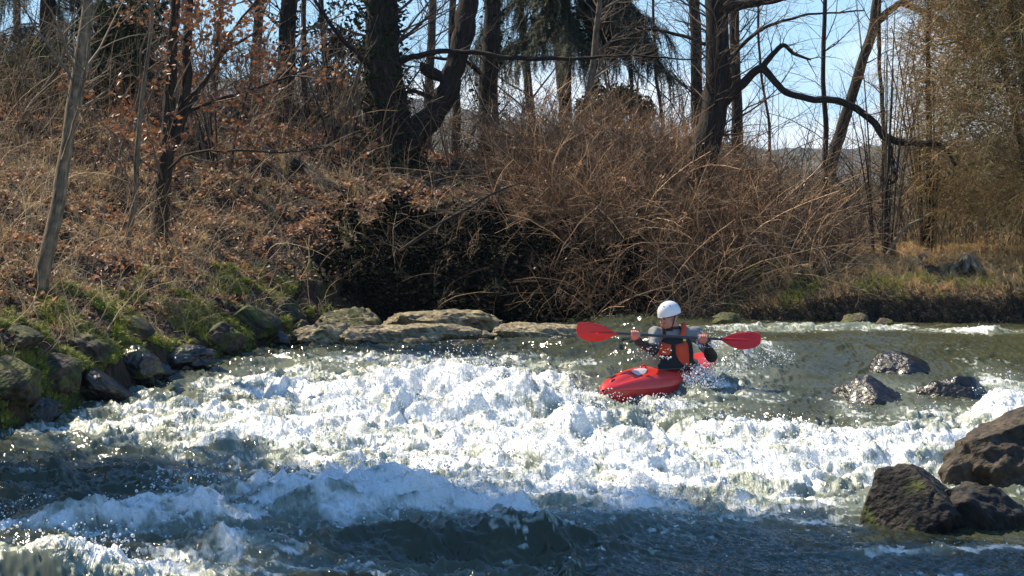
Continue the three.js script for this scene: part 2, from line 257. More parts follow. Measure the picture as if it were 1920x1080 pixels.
// ------------------------------------------------------------------ trees
function hit(px, py) { const p = at(px, py, 1).sub(V(0, EYE, 0)); for (let d = 8; d < 90; d += 0.05) { if (EYE + p.y * d < land(p.x * d, p.z * d)) return d; } return 40; }
function smooth(pts, rad, n) { // more points along a hand-set line
  const c = new THREE.CatmullRomCurve3(pts, false, 'centripetal'), P = [], r = [];
  for (let k = 0; k <= n; k++) { const t = k / n; P.push(c.getPoint(t)); const f = t * (pts.length - 1), i = Math.min(pts.length - 2, Math.floor(f)); r.push(lerp(rad[i], rad[i + 1], f - i)); }
  return [P, r];
}
function sprout(T, pts, rad, o, R, tips) { // side shoots along a line, and theirs in turn
  for (let k = 0; k < o.n; k++) {
    const t = lerp(o.from ?? 0.2, 1, R()), f = t * (pts.length - 1), i = Math.min(pts.length - 2, Math.floor(f)), p = pts[i].clone().lerp(pts[i + 1], f - i), r = lerp(rad[i], rad[i + 1], f - i);
    const along = pts[i + 1].clone().sub(pts[i]).normalize(), w = R() * 6.283, side = V(Math.cos(w), (R() - 0.5) * 0.8, Math.sin(w)); side.addScaledVector(along, -side.dot(along)).normalize();
    const dir = along.multiplyScalar(o.along ?? 0.7).addScaledVector(side, 1).add(V(0, o.up ?? 0.2, 0)).normalize();
    const L = o.len * (0.45 + 0.9 * R()) * (1 - 0.35 * t), r0 = Math.min(r * 0.6, o.r * (0.6 + 0.8 * R())), n = o.seg ?? 5, q = [p.clone()], rr = [r0], cur = dir.clone(); let pos = p.clone();
    for (let m = 1; m <= n; m++) { cur.add(V((R() - 0.5) * o.wob, (R() - 0.5) * o.wob + (o.lift ?? 0.03), (R() - 0.5) * o.wob)).normalize(); pos = pos.clone().addScaledVector(cur, L / n); q.push(pos); rr.push(Math.max(0.0014, r0 * (1 - 0.82 * m / n))); }
    T.add(q, rr, r0 > 0.02 ? 6 : r0 > 0.007 ? 4 : 3);
    if (tips) tips.push([q[n], cur.clone()], [q[n - 1], cur.clone()], [q[n - 2], cur.clone()]);
    if (o.sub) sprout(T, q, rr, o.sub, R, tips);
  }
}
const TWIG = { n: 5, len: 0.35, r: 0.004, wob: 0.5, seg: 3, from: 0.15, along: 0.9 }, SHOOT = { n: 5, len: 0.8, r: 0.009, wob: 0.45, seg: 4, from: 0.15, along: 0.9, sub: TWIG };
let treeSeed = 100;
function tree(name, label, o) { // o.line: [px, py, width in px, extra depth], the lowest point first
  const R = rng(treeSeed++), d = o.d ?? hit(o.line[0][0], o.line[0][1]), g = thing(name, label, 'tree', o.group), put = (a) => at(a[0], a[1], d + (a[3] || 0)), wide = (a) => a[2] / 2 / FOCAL * d;
  const raw = o.line.map(put), rr = o.line.map(wide);
  const foot = raw[0].clone(); foot.y = Math.min(foot.y, land(foot.x, foot.z)) - 0.15; raw.unshift(foot); rr.unshift(rr[0] * 1.25);
  if (o.extend) { o.extend *= 0.55; const a = raw[raw.length - 1], dir = a.clone().sub(raw[raw.length - 2]).normalize().add(V(0, 0.5, 0)).normalize(), r = rr[rr.length - 1]; raw.push(a.clone().addScaledVector(dir, o.extend * 0.5).add(V(R() - 0.5, 0, R() - 0.5).multiplyScalar(0.3)), a.clone().addScaledVector(dir, o.extend)); rr.push(r * 0.65, r * 0.2); }
  const [P, r] = smooth(raw, rr, raw.length * 5), origin = P[0].clone(); g.position.copy(origin); const loc = (list) => list.map((v) => v.clone().sub(origin));
  const LP = loc(P); LP.forEach((v, i) => { const a = Math.min(1, i / 6) * 0.014; v.x += a * n3(origin.x * 3, v.y * 1.3, 4); v.z += a * n3(origin.x * 3, v.y * 1.3, 14); }); part('trunk', new Tubes().add(LP, r, 12, o.lump ?? 0.1).build(), o.bark || MAT.barkDark, g);
  const T = new Tubes(), tips = [];
  for (const l of o.limbs || []) {
    const [q, w] = smooth(l.map(put), l.map(wide), l.length * 6), Lq = loc(q); Lq.forEach((v, i) => { const a = Math.min(1, i / 3) * (0.012 + w[i] * 0.12); v.x += a * n3(v.x * 3.1, v.y * 3.1, v.z * 3.1); v.y += a * n3(v.x * 3.1 + 9, v.y * 3.1, v.z * 3.1); v.z += a * n3(v.x * 3.1, v.y * 3.1 + 9, v.z * 3.1); }); part('limb', new Tubes().add(Lq, w, 7, 0.12).build(), o.bark || MAT.barkDark, g);
    sprout(T, Lq, w, o.limbShoots || { ...SHOOT, n: 9 }, R, tips);
  }
  sprout(T, LP, r, o.shoots || { n: 16, len: 1.6, r: 0.02, wob: 0.35, seg: 5, from: 0.35, sub: SHOOT }, R, tips);
  const crown = part('crown', T.build(), o.twig || MAT.twigDark, g); crown.userData.kind = 'stuff';
  if (o.leaves) { // dead leaves kept through the winter
    const list = []; for (let k = 0; k < o.leaves; k++) { const [p, dr] = tips[Math.floor(R() * tips.length)]; const v = 0.6 + 0.8 * R(); const wp = p.y + origin.y; if (wp > (o.leafTop ?? 9)) continue; list.push([p.x + (R() - 0.5) * 0.12, p.y - 0.03 + (R() - 0.5) * 0.1, p.z + (R() - 0.5) * 0.12, R() * 6, R() * 6, R() * 6, 1, 1, 1, 0.34 * v, 0.15 * v, 0.06 * v]); }
    instances('dead_leaves', LEAF, leafMat, list, g);
  }
  if (o.ivy) { const list = []; for (let k = 0; k < o.ivy; k++) { const f = Math.pow(R(), 1.2) * 0.72 * (LP.length - 1), i = Math.floor(f), p = LP[i].clone().lerp(LP[i + 1], f - i), w = R() * 6.283, q = r[i] + Math.pow(R(), 2) * 0.16, v = 0.5 + R(); list.push([p.x + Math.cos(w) * q, p.y, p.z + Math.sin(w) * q, R() * 3 - 1.5, R() * 6, R() * 2 - 1, 1.1, 1.1, 1.1, 0.028 * v, 0.042 * v, 0.014 * v]); } instances('ivy', LEAF, ivyMat, list, g); }
  return g;
}
function leafShape(L, W, fold) { const g = new THREE.BufferGeometry(); g.setAttribute('position', new THREE.Float32BufferAttribute([0, 0, 0, L * 0.35, fold, W / 2, L, fold * 0.4, 0, L * 0.45, fold, -W / 2, L * 0.5, -fold * 0.3, 0], 3)); g.setAttribute('uv', new THREE.Float32BufferAttribute([0, 0.5, 0.35, 1, 1, 0.5, 0.45, 0, 0.5, 0.5], 2)); g.setIndex([0, 4, 1, 1, 4, 2, 2, 4, 3, 3, 4, 0]); g.computeVertexNormals(); return g; }
const LEAF = leafShape(0.085, 0.055, 0.014);

tree('leaning_sapling', 'slim grey leaning trunk rising from the leafy bank, nearest the picture edge', { line: [[76, 545, 32], [100, 425, 27], [122, 290, 25, 0.1], [143, 140, 22, 0.2], [165, -10, 19, 0.3]], extend: 3.2, bark: MAT.barkGrey, twig: MAT.twigGrey, lump: 0.05, shoots: { n: 14, len: 1.5, r: 0.014, wob: 0.4, from: 0.45, sub: SHOOT },
  limbs: [[[118, 300, 9], [140, 230, 8, -0.1], [158, 150, 6, -0.2], [170, 60, 4, -0.3]]], group: 'trees on the leafy bank' });
tree('beech_tree', 'forked dark beech with rusty leaves still on its low twigs', { line: [[298, 455, 34], [304, 380, 30], [312, 290, 27], [318, 180, 23], [322, 80, 20], [330, -10, 18]], extend: 3.5, bark: MAT.barkMid, twig: MAT.twigGrey, leaves: 2600, leafTop: 5.5,
  limbs: [[[312, 300, 24], [335, 240, 22], [348, 160, 20, 0.1], [352, 60, 18, 0.2], [360, -60, 15, 0.3], [370, -220, 9]], [[335, 235, 9], [380, 160, 8, -0.2], [420, 100, 7, -0.4], [480, 60, 4, -0.6]], [[330, 220, 8], [400, 190, 7, 0.2], [500, 160, 5, 0.3], [590, 120, 3, 0.4]], [[305, 330, 6], [350, 290, 5, -0.5], [420, 282, 4, -0.8], [520, 285, 3, -0.9], [640, 275, 2, -1]], [[340, 200, 8], [400, 130, 6, -0.1], [440, 50, 5], [500, -20, 3]]], limbShoots: { ...SHOOT, n: 12, len: 0.9, up: 0 }, shoots: { n: 18, len: 1.6, r: 0.014, wob: 0.4, from: 0.3, up: 0, sub: SHOOT }, group: 'trees on the leafy bank' });
tree('thin_sapling', 'thin pale stem standing between the leaning trunk and the forked beech', { line: [[237, 468, 13], [248, 400, 12], [256, 330, 10], [262, 220, 9], [280, 90, 7], [288, -10, 6]], extend: 1.6, bark: MAT.barkGrey, twig: MAT.twigGrey, shoots: { n: 12, len: 0.9, r: 0.008, wob: 0.4, from: 0.3, sub: TWIG }, group: 'trees on the leafy bank' });
for (const [x0, y0, x1, y1, w, lab] of [[205, 380, 262, 170, 7, 'slender whippy stem leaning right, just left of the thin pale sapling'], [222, 360, 258, 230, 5, 'short thin whip beside the pale sapling'], [130, 290, 168, 130, 9, 'thin bare stem close behind the leaning grey trunk'], [20, 262, 112, 120, 8, 'bare stem leaning right at the top of the leafy bank'], [82, 200, 82, -10, 12, 'straight dark pole tree on the bank crest against the sky'], [112, 150, 112, -10, 6, 'very thin upright stem against the sky at the bank crest'], [345, 345, 345, 200, 6, 'short upright stem just right of the forked beech'], [368, 280, 384, 190, 6, 'slight bent stem right of the beech fork'], [450, 260, 520, 140, 6, 'thin grey stem slanting right beyond the beech'], [575, 255, 570, -10, 12, 'narrow dark pole tree between two dark trunks'], [640, 280, 668, 150, 9, 'thin dark stem left of the ivied twin trunk']])
  tree('young_sapling', lab, { line: [[x0, y0, w], [lerp(x0, x1, 0.5) - 4, lerp(y0, y1, 0.5), w * 0.9], [x1, y1, w * 0.75]], extend: 2, bark: w > 10 ? MAT.barkMid : MAT.barkGrey, twig: MAT.twigGrey, shoots: { n: 9, len: 0.8, r: 0.007, wob: 0.45, from: 0.25, sub: TWIG }, group: 'young stems on the leafy bank' });
tree('dark_trunk_tree', 'straight dark trunk behind the rusty beech leaves', { d: 33, line: [[530, 268, 40], [533, 180, 36], [538, 80, 33], [542, -10, 31]], extend: 5, ivy: 350, shoots: { n: 22, len: 2, r: 0.02, wob: 0.4, from: 0.25, up: 0, sub: { ...SHOOT, n: 6 } }, group: 'tall trees behind the bank' });
tree('ivied_tree', 'massive ivy covered trunk with a second stem curving away', { d: 31, line: [[738, 290, 82], [733, 220, 66], [722, 130, 62], [716, 50, 60], [718, -20, 58]], extend: 6, ivy: 1500, lump: 0.2,
  limbs: [[[758, 285, 56], [790, 235, 50], [828, 195, 44], [850, 140, 42], [868, 70, 40], [880, -10, 38], [900, -200, 24]], [[735, 120, 14], [790, 102, 11, -0.3], [860, 96, 10, -0.5], [960, 108, 8, -0.6], [1080, 110, 7, -0.7], [1180, 104, 5, -0.8], [1300, 112, 3, -0.9]], [[725, 160, 12], [680, 110, 10], [630, 60, 8], [590, 0, 6]], [[830, 195, 12], [800, 180, 10], [770, 170, 8], [750, 185, 5]], [[850, 150, 14], [800, 130, 26], [790, 118, 5]]], shoots: { n: 26, len: 2.2, r: 0.025, wob: 0.4, from: 0.3, up: 0, sub: { ...SHOOT, n: 6 } }, limbShoots: { ...SHOOT, n: 14, up: 0 }, group: 'tall trees behind the bank' });
tree('slim_tree', 'slim dark trunk just right of the ivied twin trunk', { d: 34, line: [[854, 292, 18], [855, 180, 16], [848, 60, 14], [850, -10, 13]], extend: 4, group: 'tall trees behind the bank', shoots: { n: 14, len: 1.4, r: 0.015, wob: 0.4, from: 0.2, sub: SHOOT } });
tree('upright_tree', 'upright dark trunk left of the drooping fir, over the thicket', { d: 33, line: [[916, 285, 40], [916, 180, 36], [921, 80, 33], [924, -10, 31]], extend: 5, ivy: 300, group: 'tall trees behind the bank', limbs: [[[915, 200, 10], [890, 240, 8, -0.4], [870, 285, 5, -0.6]], [[918, 150, 9], [870, 115, 7], [800, 108, 5]]], shoots: { n: 22, len: 1.9, r: 0.018, wob: 0.4, from: 0.2, up: 0, sub: SHOOT } });
tree('pale_birch', 'slim pale stem catching the sun at the fir foot', { d: 32, line: [[1097, 232, 15], [1104, 180, 13], [1112, 120, 12], [1120, 40, 11], [1124, -10, 10]], extend: 3, bark: MAT.barkGrey, twig: MAT.twigGrey, group: 'tall trees behind the bank' });
tree('bare_tree', 'thin bare trunk close left of the big leaning tree', { d: 36, line: [[1308, 250, 24], [1306, 150, 22], [1304, 60, 21], [1302, -10, 20]], extend: 4, bark: MAT.barkMid, group: 'trees beyond the thicket', shoots: { n: 34, len: 1.9, r: 0.015, wob: 0.5, from: 0.12, up: 0, sub: { ...SHOOT, n: 6, wob: 0.6 } } });
tree('bare_tree', 'thin bare trunk close right of the big leaning tree', { d: 36, line: [[1383, 330, 24], [1382, 220, 21], [1378, 100, 19], [1376, -10, 18]], extend: 4, bark: MAT.barkMid, group: 'trees beyond the thicket', shoots: { n: 34, len: 1.9, r: 0.015, wob: 0.5, from: 0.12, up: 0, sub: { ...SHOOT, n: 6, wob: 0.6 } } });
tree('crooked_limb_tree', 'big dark leaning tree with a long crooked limb reaching right', { d: 28.5, line: [[1300, 390, 66], [1318, 300, 56], [1338, 215, 48], [1346, 130, 46], [1345, 60, 46], [1344, -20, 44]], extend: 6, lump: 0.16,
  limbs: [[[1358, 190, 22], [1400, 150, 17, -0.2], [1430, 130, 15, -0.3], [1470, 170, 13, -0.4], [1510, 185, 13, -0.5], [1580, 192, 14, -0.5], [1630, 222, 14, -0.5], [1662, 258, 15, -0.6], [1700, 268, 13, -0.6], [1755, 270, 12, -0.7], [1775, 285, 8, -0.7], [1792, 310, 5, -0.8]], [[1428, 132, 12, -0.3], [1450, 100, 10, -0.3], [1470, 84, 9, -0.35], [1490, 102, 7, -0.4], [1520, 112, 4, -0.5]], [[1352, 20, 26], [1390, 8, 19], [1440, 2, 15], [1490, -8, 10]], [[1665, 262, 8, -0.6], [1672, 300, 9, -0.6], [1680, 335, 7, -0.6], [1660, 350, 3, -0.6]], [[1360, 120, 9], [1420, 60, 7, 0.3], [1500, 30, 5, 0.5], [1620, 20, 3, 0.7]], [[1350, 90, 8], [1250, 60, 6, 0.3], [1180, 50, 4]]],
  limbShoots: { ...SHOOT, n: 13, len: 0.75, wob: 0.65, up: 0 }, shoots: { n: 34, len: 2, r: 0.018, wob: 0.5, from: 0.25, up: 0, sub: { ...SHOOT, n: 6, wob: 0.6 } } });
tree('leaning_alder', 'slender alder leaning right across the crooked limb', { line: [[1520, 445, 30], [1548, 350, 24], [1572, 262, 22], [1592, 200, 21], [1615, 120, 19], [1638, 50, 18], [1644, -10, 15]], extend: 4, bark: MAT.barkMid,
  limbs: [[[1638, 50, 15], [1665, 22, 14], [1700, 0, 13], [1760, -10, 12], [1850, -25, 8]], [[1690, 5, 12], [1750, 30, 10], [1810, 75, 7], [1840, 110, 4]], [[1560, 330, 8], [1590, 360, 7, -0.2], [1615, 395, 5, -0.3]]], limbShoots: { ...SHOOT, n: 10, up: -0.2 }, shoots: { n: 14, len: 1.2, r: 0.012, wob: 0.5, from: 0.35, sub: SHOOT } });
for (const [x, w, lab, d, x1] of [[1545, 11, 'thin dark red stem rising just left of the leaning alder', 30, 1548], [1655, 9, 'thin upright stem right of the leaning alder top', 33, 1650], [1740, 12, 'thin upright stem before the hanging twigs of the willow', 29, 1745], [1240, 7, 'thin bare stem above the middle of the thicket', 33, 1225], [1190, 9, 'dim bare stem between the fir and the big leaning tree', 38, 1180], [1440, 6, 'thin bare stem in the gap below the crooked limb', 40, 1420]])
  tree('bare_sapling', lab, { d, line: [[x, 400, w], [x + 3, 250, w * 0.9], [lerp(x, x1, 0.6) - 3, 120, w * 0.8], [x1, -10, w * 0.7]], extend: 2, bark: MAT.barkMid, group: 'bare stems beyond the thicket', shoots: { n: 30, len: 1.3, r: 0.009, wob: 0.55, from: 0.1, sub: { ...TWIG, n: 8, len: 0.5 } } });
{ // the wood behind: dim trunks that close the view on the left
  const R = rng(77), spots = [[178, 36], [250, 40], [395, 42], [470, 38], [620, 44], [690, 40], [800, 46], [1000, 44], [1060, 48], [30, 44]];
  const where = ['dim trunk behind the bank crest left of the beech', 'dim trunk seen through the thin sapling twigs', 'dim trunk seen through the rusty beech leaves', 'dim trunk just left of the dark straight trunk', 'dim trunk right of the narrow dark pole', 'dim trunk close left of the ivied tree', 'dim trunk between the two ivied stems', 'dim trunk behind the drooping fir', 'dim trunk right behind the fir needles', 'dim trunk at the far end of the bank crest'];
  spots.forEach(([x, d], k) => { const w = 14 + 12 * R(), l = (R() - 0.5) * 60; tree('woodland_tree', where[k], { d, line: [[x, 290, w], [x + l * 0.4, 150, w * 0.85], [x + l, -10, w * 0.7]], extend: 5, bark: MAT.barkMid, group: 'woodland behind the bank', shoots: { n: 26, len: 2.2, r: 0.02, wob: 0.45, from: 0.1, up: 0.1, sub: SHOOT } }); });
}
// hazel: a stool of upright rods
for (const [px, py, n, lab, sp, hgt] of [[1655, 478, 17, 'multi-stemmed hazel fanning up right of the leaning alder', 0.16, 3.6], [1745, 470, 12, 'hazel clump of slanting rods beside the willow foot', 0.22, 3.0], [1170, 300, 9, 'bare hazel rods standing out of the thicket top', 0.2, 2.6], [410, 330, 8, 'bare hazel rods on the bank right of the beech', 0.3, 2.4], [640, 300, 9, 'bare hazel rods left of the ivied trunk', 0.3, 2.2]]) {
  const d = Math.min(hit(px, py), 34), b = at(px, py, d), R = rng(treeSeed++), g = thing('hazel_bush', lab, 'bush', 'hazel bushes'); b.y = land(b.x, b.z); g.position.copy(b); const T = new Tubes();
  for (let k = 0; k < n; k++) { const a = R() * 6.283, L = hgt * (0.6 + 0.6 * R()), q = [], rr = [], s = sp * (0.3 + R()), r0 = 0.012 + 0.016 * R(); for (let m = 0; m <= 6; m++) { const t = m / 6; q.push(V(Math.cos(a) * (0.15 + s * L * t * t * 0.8 + s * t), L * t - 0.1, Math.sin(a) * (0.15 + s * L * t * 0.6) + (R() - 0.5) * 0.06)); rr.push(r0 * (1 - 0.75 * t)); } part('stem', new Tubes().add(q, rr, 5).build(), R() < 0.5 ? MAT.barkMid : MAT.barkGrey, g); sprout(T, q, rr, { ...TWIG, n: 9, len: 0.5, from: 0.3 }, R); }
  part('crown', T.build(), MAT.twigGrey, g).userData.kind = 'stuff';
}
{ const d = hit(1664, 476), pts = [[1664, 478, 7], [1680, 448, 6.5], [1700, 425, 6], [1725, 412, 5], [1748, 398, 3]].map((a) => [at(a[0], a[1], d - 0.2), a[2] / 2 / FOCAL * d]), [P, r] = smooth(pts.map((a) => a[0]), pts.map((a) => a[1]), 16); top('bent_branch', new Tubes().add(P, r, 6, 0.1).build(), MAT.twigTan, 'pale bent branch arching over the grass bank', 'branch'); }
{ const pts = [[548, 300, 26], [575, 318, 26], [600, 335, 22], [640, 352, 14]], d = hit(560, 322), [P, r] = smooth(pts.map((a) => { const q = at(a[0], a[1] + 8, hit(a[0], a[1] + 8)); q.y += 0.03; return q; }), pts.map((a) => a[2] / 2 / FOCAL * d), 14); top('fallen_log', new Tubes().add(P, r, 9, 0.2).build(), MAT.barkDark, 'short dark fallen log lying on the leafy slope', 'log'); }
{ const pts = [[990, 338, 2], [950, 352, 3], [915, 368, 5], [880, 390, 6], [845, 408, 7], [810, 430, 8], [750, 470, 7]], d = 26.6, [P, r] = smooth(pts.map((a) => at(a[0], a[1], d)), pts.map((a) => a[2] / 2 / FOCAL * d), 16), T = new Tubes().add(P, r, 7, 0.15), g = thing('fallen_branch', 'dark fallen branch slanting across the shaded hollow', 'branch'); part('bough', T.build(), MAT.barkDark, g); const S = new Tubes(); sprout(S, P, r, { ...SHOOT, n: 34, len: 0.6, wob: 0.7 }, rng(9)); part('twigs', S.build(), MAT.twigDark, g).userData.kind = 'stuff'; }

// ------------------------------------------------------------------ conifers
function sprayShape(seed, L, droop, n, len, w) { // a conifer shoot set with needles
  const R = rng(seed), P = [], I = []; const tri = (a, b, c) => { const k = P.length / 3; P.push(a.x, a.y, a.z, b.x, b.y, b.z, c.x, c.y, c.z); I.push(k, k + 1, k + 2); };
  for (let k = 0; k < n; k++) { const t = R(), p = V(L * t, -droop * t * t * L, 0), a = R() * 6.283, side = V(0.6, Math.sin(a) * 0.7 - 0.2, Math.cos(a)).normalize(), q = p.clone().addScaledVector(side, len * (0.6 + 0.7 * R()) * (1.1 - 0.5 * t)), e = V(w, 0, 0).applyAxisAngle(V(0, 1, 0), R()); tri(p.clone().add(e), p.clone().sub(e), q); }
  const g = new THREE.BufferGeometry(); g.setAttribute('position', new THREE.Float32BufferAttribute(P, 3)); g.setAttribute('uv', new THREE.Float32BufferAttribute(new Array(P.length / 3 * 2).fill(0), 2)); g.setIndex(I); g.computeVertexNormals(); return g;
}
const FIR = sprayShape(4, 0.55, 0.7, 90, 0.13, 0.006);
function conifer(name, label, x, z, hgt, rad, o = {}) {
  const R = rng(treeSeed++), y0 = land(x, z), g = thing(name, label, 'tree', o.group), T = new Tubes(), list = []; g.position.set(x, y0, z);
  const P = [], r = []; for (let k = 0; k <= 10; k++) { P.push(V(0, hgt * k / 10 - 0.15, 0)); r.push(hgt * 0.016 * (1 - k / 10.5)); } part('trunk', new Tubes().add(P, r, 8, 0.1).build(), MAT.barkDark, g);
  const rows = Math.round(hgt * (o.rows ?? 2.6));
  for (let k = 0; k < rows; k++) { const t = lerp(o.from ?? 0.12, 0.98, (k + R() * 0.6) / rows), L0 = rad * (o.fat ? Math.sqrt(1 - t) : (1 - t)) + 0.25, n = 5 + Math.floor(R() * 4);
    for (let m = 0; m < n; m++) { const a = R() * 6.283, L = L0 * (0.65 + 0.6 * R()), q = [], rr = []; for (let s = 0; s <= 5; s++) { const u = s / 5; q.push(V(Math.cos(a) * L * u, hgt * t + L * (0.12 * u - (o.droop ?? 0.35) * u * u), Math.sin(a) * L * u)); rr.push(0.02 * (1 - 0.8 * u)); } T.add(q, rr, 4);
      const cnt = Math.ceil(L * (o.dense ?? 9)); for (let s = 0; s < cnt; s++) { const u = 0.18 + 0.82 * R(), f = u * 5, i = Math.min(4, Math.floor(f)), p = q[i].clone().lerp(q[i + 1], f - i), v = 0.6 + 0.8 * R(); list.push([p.x, p.y, p.z, 0, -a + (R() - 0.5) * 2.2, -(R() * 0.9), 1, 0.9 + 0.4 * R(), 1, 0.035 * v, 0.055 * v, 0.022 * v]); } } }
  part('branches', T.build(), MAT.twigDark, g).userData.kind = 'stuff'; instances('crown', FIR, needleMat, list, g); return g;
}
conifer('fir_tree', 'dark green drooping fir above the thicket', 1.0, -36, 9.5, 2.2, { droop: 0.6, from: 0.3, dense: 26, rows: 3.2 });
conifer('fir_tree', 'dim dark fir behind the bank left of the beech', -8.6, -36, 9, 2.4, { from: 0.1 });
conifer('spruce_tree', 'spruce out of view, nearest the water of two', -7.8, -17.2, 15, 2.0, { fat: 1, from: 0.22, group: 'spruces shading the near water' });
conifer('spruce_tree', 'tallest spruce out of view, farthest up the bank', -9.6, -19.0, 20, 2.6, { fat: 1, from: 0.48, group: 'spruces shading the near water' });

// ------------------------------------------------------------------ willows on the right: curtains of fine twigs
function caneShape(seed, L, arch, kids, leaf) { const R = rng(seed), T = new Tubes(), q = [], rr = []; let a = (R() - 0.5) * 0.6; for (let s = 0; s <= 7; s++) { const t = s / 7; q.push(V(arch * L * t * t * 0.75 + 0.02 * (R() - 0.5), L * (t - 0.42 * arch * t * t), 0.05 * Math.sin(t * 4 + a) + 0.02 * (R() - 0.5))); rr.push(0.0085 * (1 - 0.72 * t)); } T.add(q, rr, 3); sprout(T, q, rr, { n: kids, len: L * 0.26, r: 0.0045, wob: 0.5, seg: 3, from: 0.3, along: 0.8 }, R); return T.build(); }
const CANES = [0, 1, 2, 3].map((k) => caneShape(40 + k, 1.5, 0.25 + 0.32 * k, 6)), caneMat = std({ color: 0xffffff, roughness: 0.75 });
const CURTAIN = [0, 1, 2].map((k) => { // a bushy spray: crooked twig, side twigs in all directions, small olive leaf buds and catkins
  const R = rng(60 + k), T = new Tubes(), q = [], rr = [], tips = []; let p = V(0, 0, 0), c = V(0.8, 0.2, 0); for (let s = 0; s <= 6; s++) { q.push(p.clone()); rr.push(0.006 * (1 - 0.1 * s)); c.add(V((R() - 0.5) * 0.9, (R() - 0.6) * 0.7, (R() - 0.5) * 0.9)).normalize(); p = p.clone().addScaledVector(c, 0.14); } T.add(q, rr, 3); sprout(T, q, rr, { n: 12, len: 0.42, r: 0.0035, wob: 0.7, seg: 3, from: 0.05, up: -0.15, lift: -0.04 }, R, tips); return T.build(); });
const BUD = leafShape(0.05, 0.014, 0.004);
function willow(label, x, z, hgt, rad, n) {
  const R = rng(treeSeed++), y0 = land(x, z), g = thing('willow_tree', label, 'tree', 'willows on the grass bank'); g.position.set(x, y0, z);
  for (let k = 0; k < 8; k++) { const a = k * 0.785 + R(), q = [], rr = []; for (let s = 0; s <= 6; s++) { const t = s / 6; q.push(V(Math.cos(a) * (0.12 + rad * 0.55 * t * t), hgt * 0.8 * t - 0.15, Math.sin(a) * (0.12 + rad * 0.5 * t * t))); rr.push((0.03 + 0.03 * (k % 3)) * (1 - 0.7 * t)); } part('trunk', new Tubes().add(q, rr, 7, 0.15).build(), MAT.barkMid, g); }
  const lists = [[], [], []], buds = [];
  for (let k = 0; k < n; k++) { const a = R() * 6.283, u = Math.pow(R(), 0.45), hh = Math.pow(R(), 0.8), w = rad * u * Math.sqrt(Math.max(0.05, 1 - (hh - 0.45) ** 2 * 2.6)), x1 = Math.cos(a) * w, z1 = Math.sin(a) * w, y1 = 0.5 + hgt * hh; if (n3(x + x1 * 1.1, y1 * 0.8, z + z1 * 1.1) < -0.08 - 0.25 * sstep(2.2, 0.6, y1)) continue; const tone = n3(x1 * 1.4 + x, y1 * 1.1, z1 * 1.4), v = (0.45 + 1.1 * R()) * (1 + 0.7 * tone), red = R() * R(), big = 0.8 + 0.5 * R(); lists[k % 3].push([x1, y1, z1, (R() - 0.5) * 1.6, -a + (R() - 0.5) * 2.6, (R() - 0.5) * 2.2, big, big, big, lerp(0.29, 0.42, red) * v, lerp(0.235, 0.19, red) * v, lerp(0.095, 0.09, red) * v]);
    for (let m = 0; m < 7; m++) { const b = 0.8 + 0.8 * R(); buds.push([x1 + (R() - 0.5) * 0.7, y1 + (R() - 0.6) * 0.8, z1 + (R() - 0.5) * 0.7, R() * 3, R() * 6, R() * 3, b, b, b * 1.4, 0.2 * v, lerp(0.21, 0.13, red) * v, 0.06 * v]); } }
  const c = new THREE.Group(); c.name = 'crown'; c.userData.kind = 'stuff'; g.add(c); lists.forEach((l, k) => instances('hanging_twigs', CURTAIN[k], caneMat, l, c)); instances('catkins', BUD, leafMat, buds, c);
}
willow('nearest willow, its twig curtain hanging down to the grass bank', 7.8, -28.4, 5.6, 1.95, 6500);
willow('second willow behind, with an open top beside the leaning alder', 9.2, -32.5, 6.5, 2.3, 4200);
willow('willow at the picture edge, dense down to the ground', 9.3, -27.4, 5.5, 1.8, 4000);

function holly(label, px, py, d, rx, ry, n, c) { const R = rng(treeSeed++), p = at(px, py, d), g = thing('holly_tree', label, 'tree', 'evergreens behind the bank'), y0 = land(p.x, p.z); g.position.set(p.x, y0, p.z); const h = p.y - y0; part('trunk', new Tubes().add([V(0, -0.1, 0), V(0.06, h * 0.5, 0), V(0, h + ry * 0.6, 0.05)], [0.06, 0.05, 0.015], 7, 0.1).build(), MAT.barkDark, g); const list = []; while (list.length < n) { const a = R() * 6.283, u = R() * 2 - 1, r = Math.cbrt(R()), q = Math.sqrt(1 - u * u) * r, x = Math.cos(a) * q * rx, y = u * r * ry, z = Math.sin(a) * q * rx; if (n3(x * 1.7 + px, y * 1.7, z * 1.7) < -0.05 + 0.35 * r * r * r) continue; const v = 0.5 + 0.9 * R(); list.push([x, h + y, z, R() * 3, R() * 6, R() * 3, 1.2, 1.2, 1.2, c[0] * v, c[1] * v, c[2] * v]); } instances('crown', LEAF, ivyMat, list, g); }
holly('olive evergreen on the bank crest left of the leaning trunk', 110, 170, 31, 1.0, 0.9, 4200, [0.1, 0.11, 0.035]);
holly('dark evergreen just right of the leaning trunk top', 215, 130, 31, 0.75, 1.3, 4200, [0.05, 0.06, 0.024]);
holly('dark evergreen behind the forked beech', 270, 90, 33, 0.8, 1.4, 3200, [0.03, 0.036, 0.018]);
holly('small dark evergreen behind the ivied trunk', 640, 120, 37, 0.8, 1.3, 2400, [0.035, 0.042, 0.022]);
holly('low olive evergreen at the fir foot beside the pale stem', 1150, 205, 34, 0.75, 0.5, 1900, [0.08, 0.09, 0.03]);
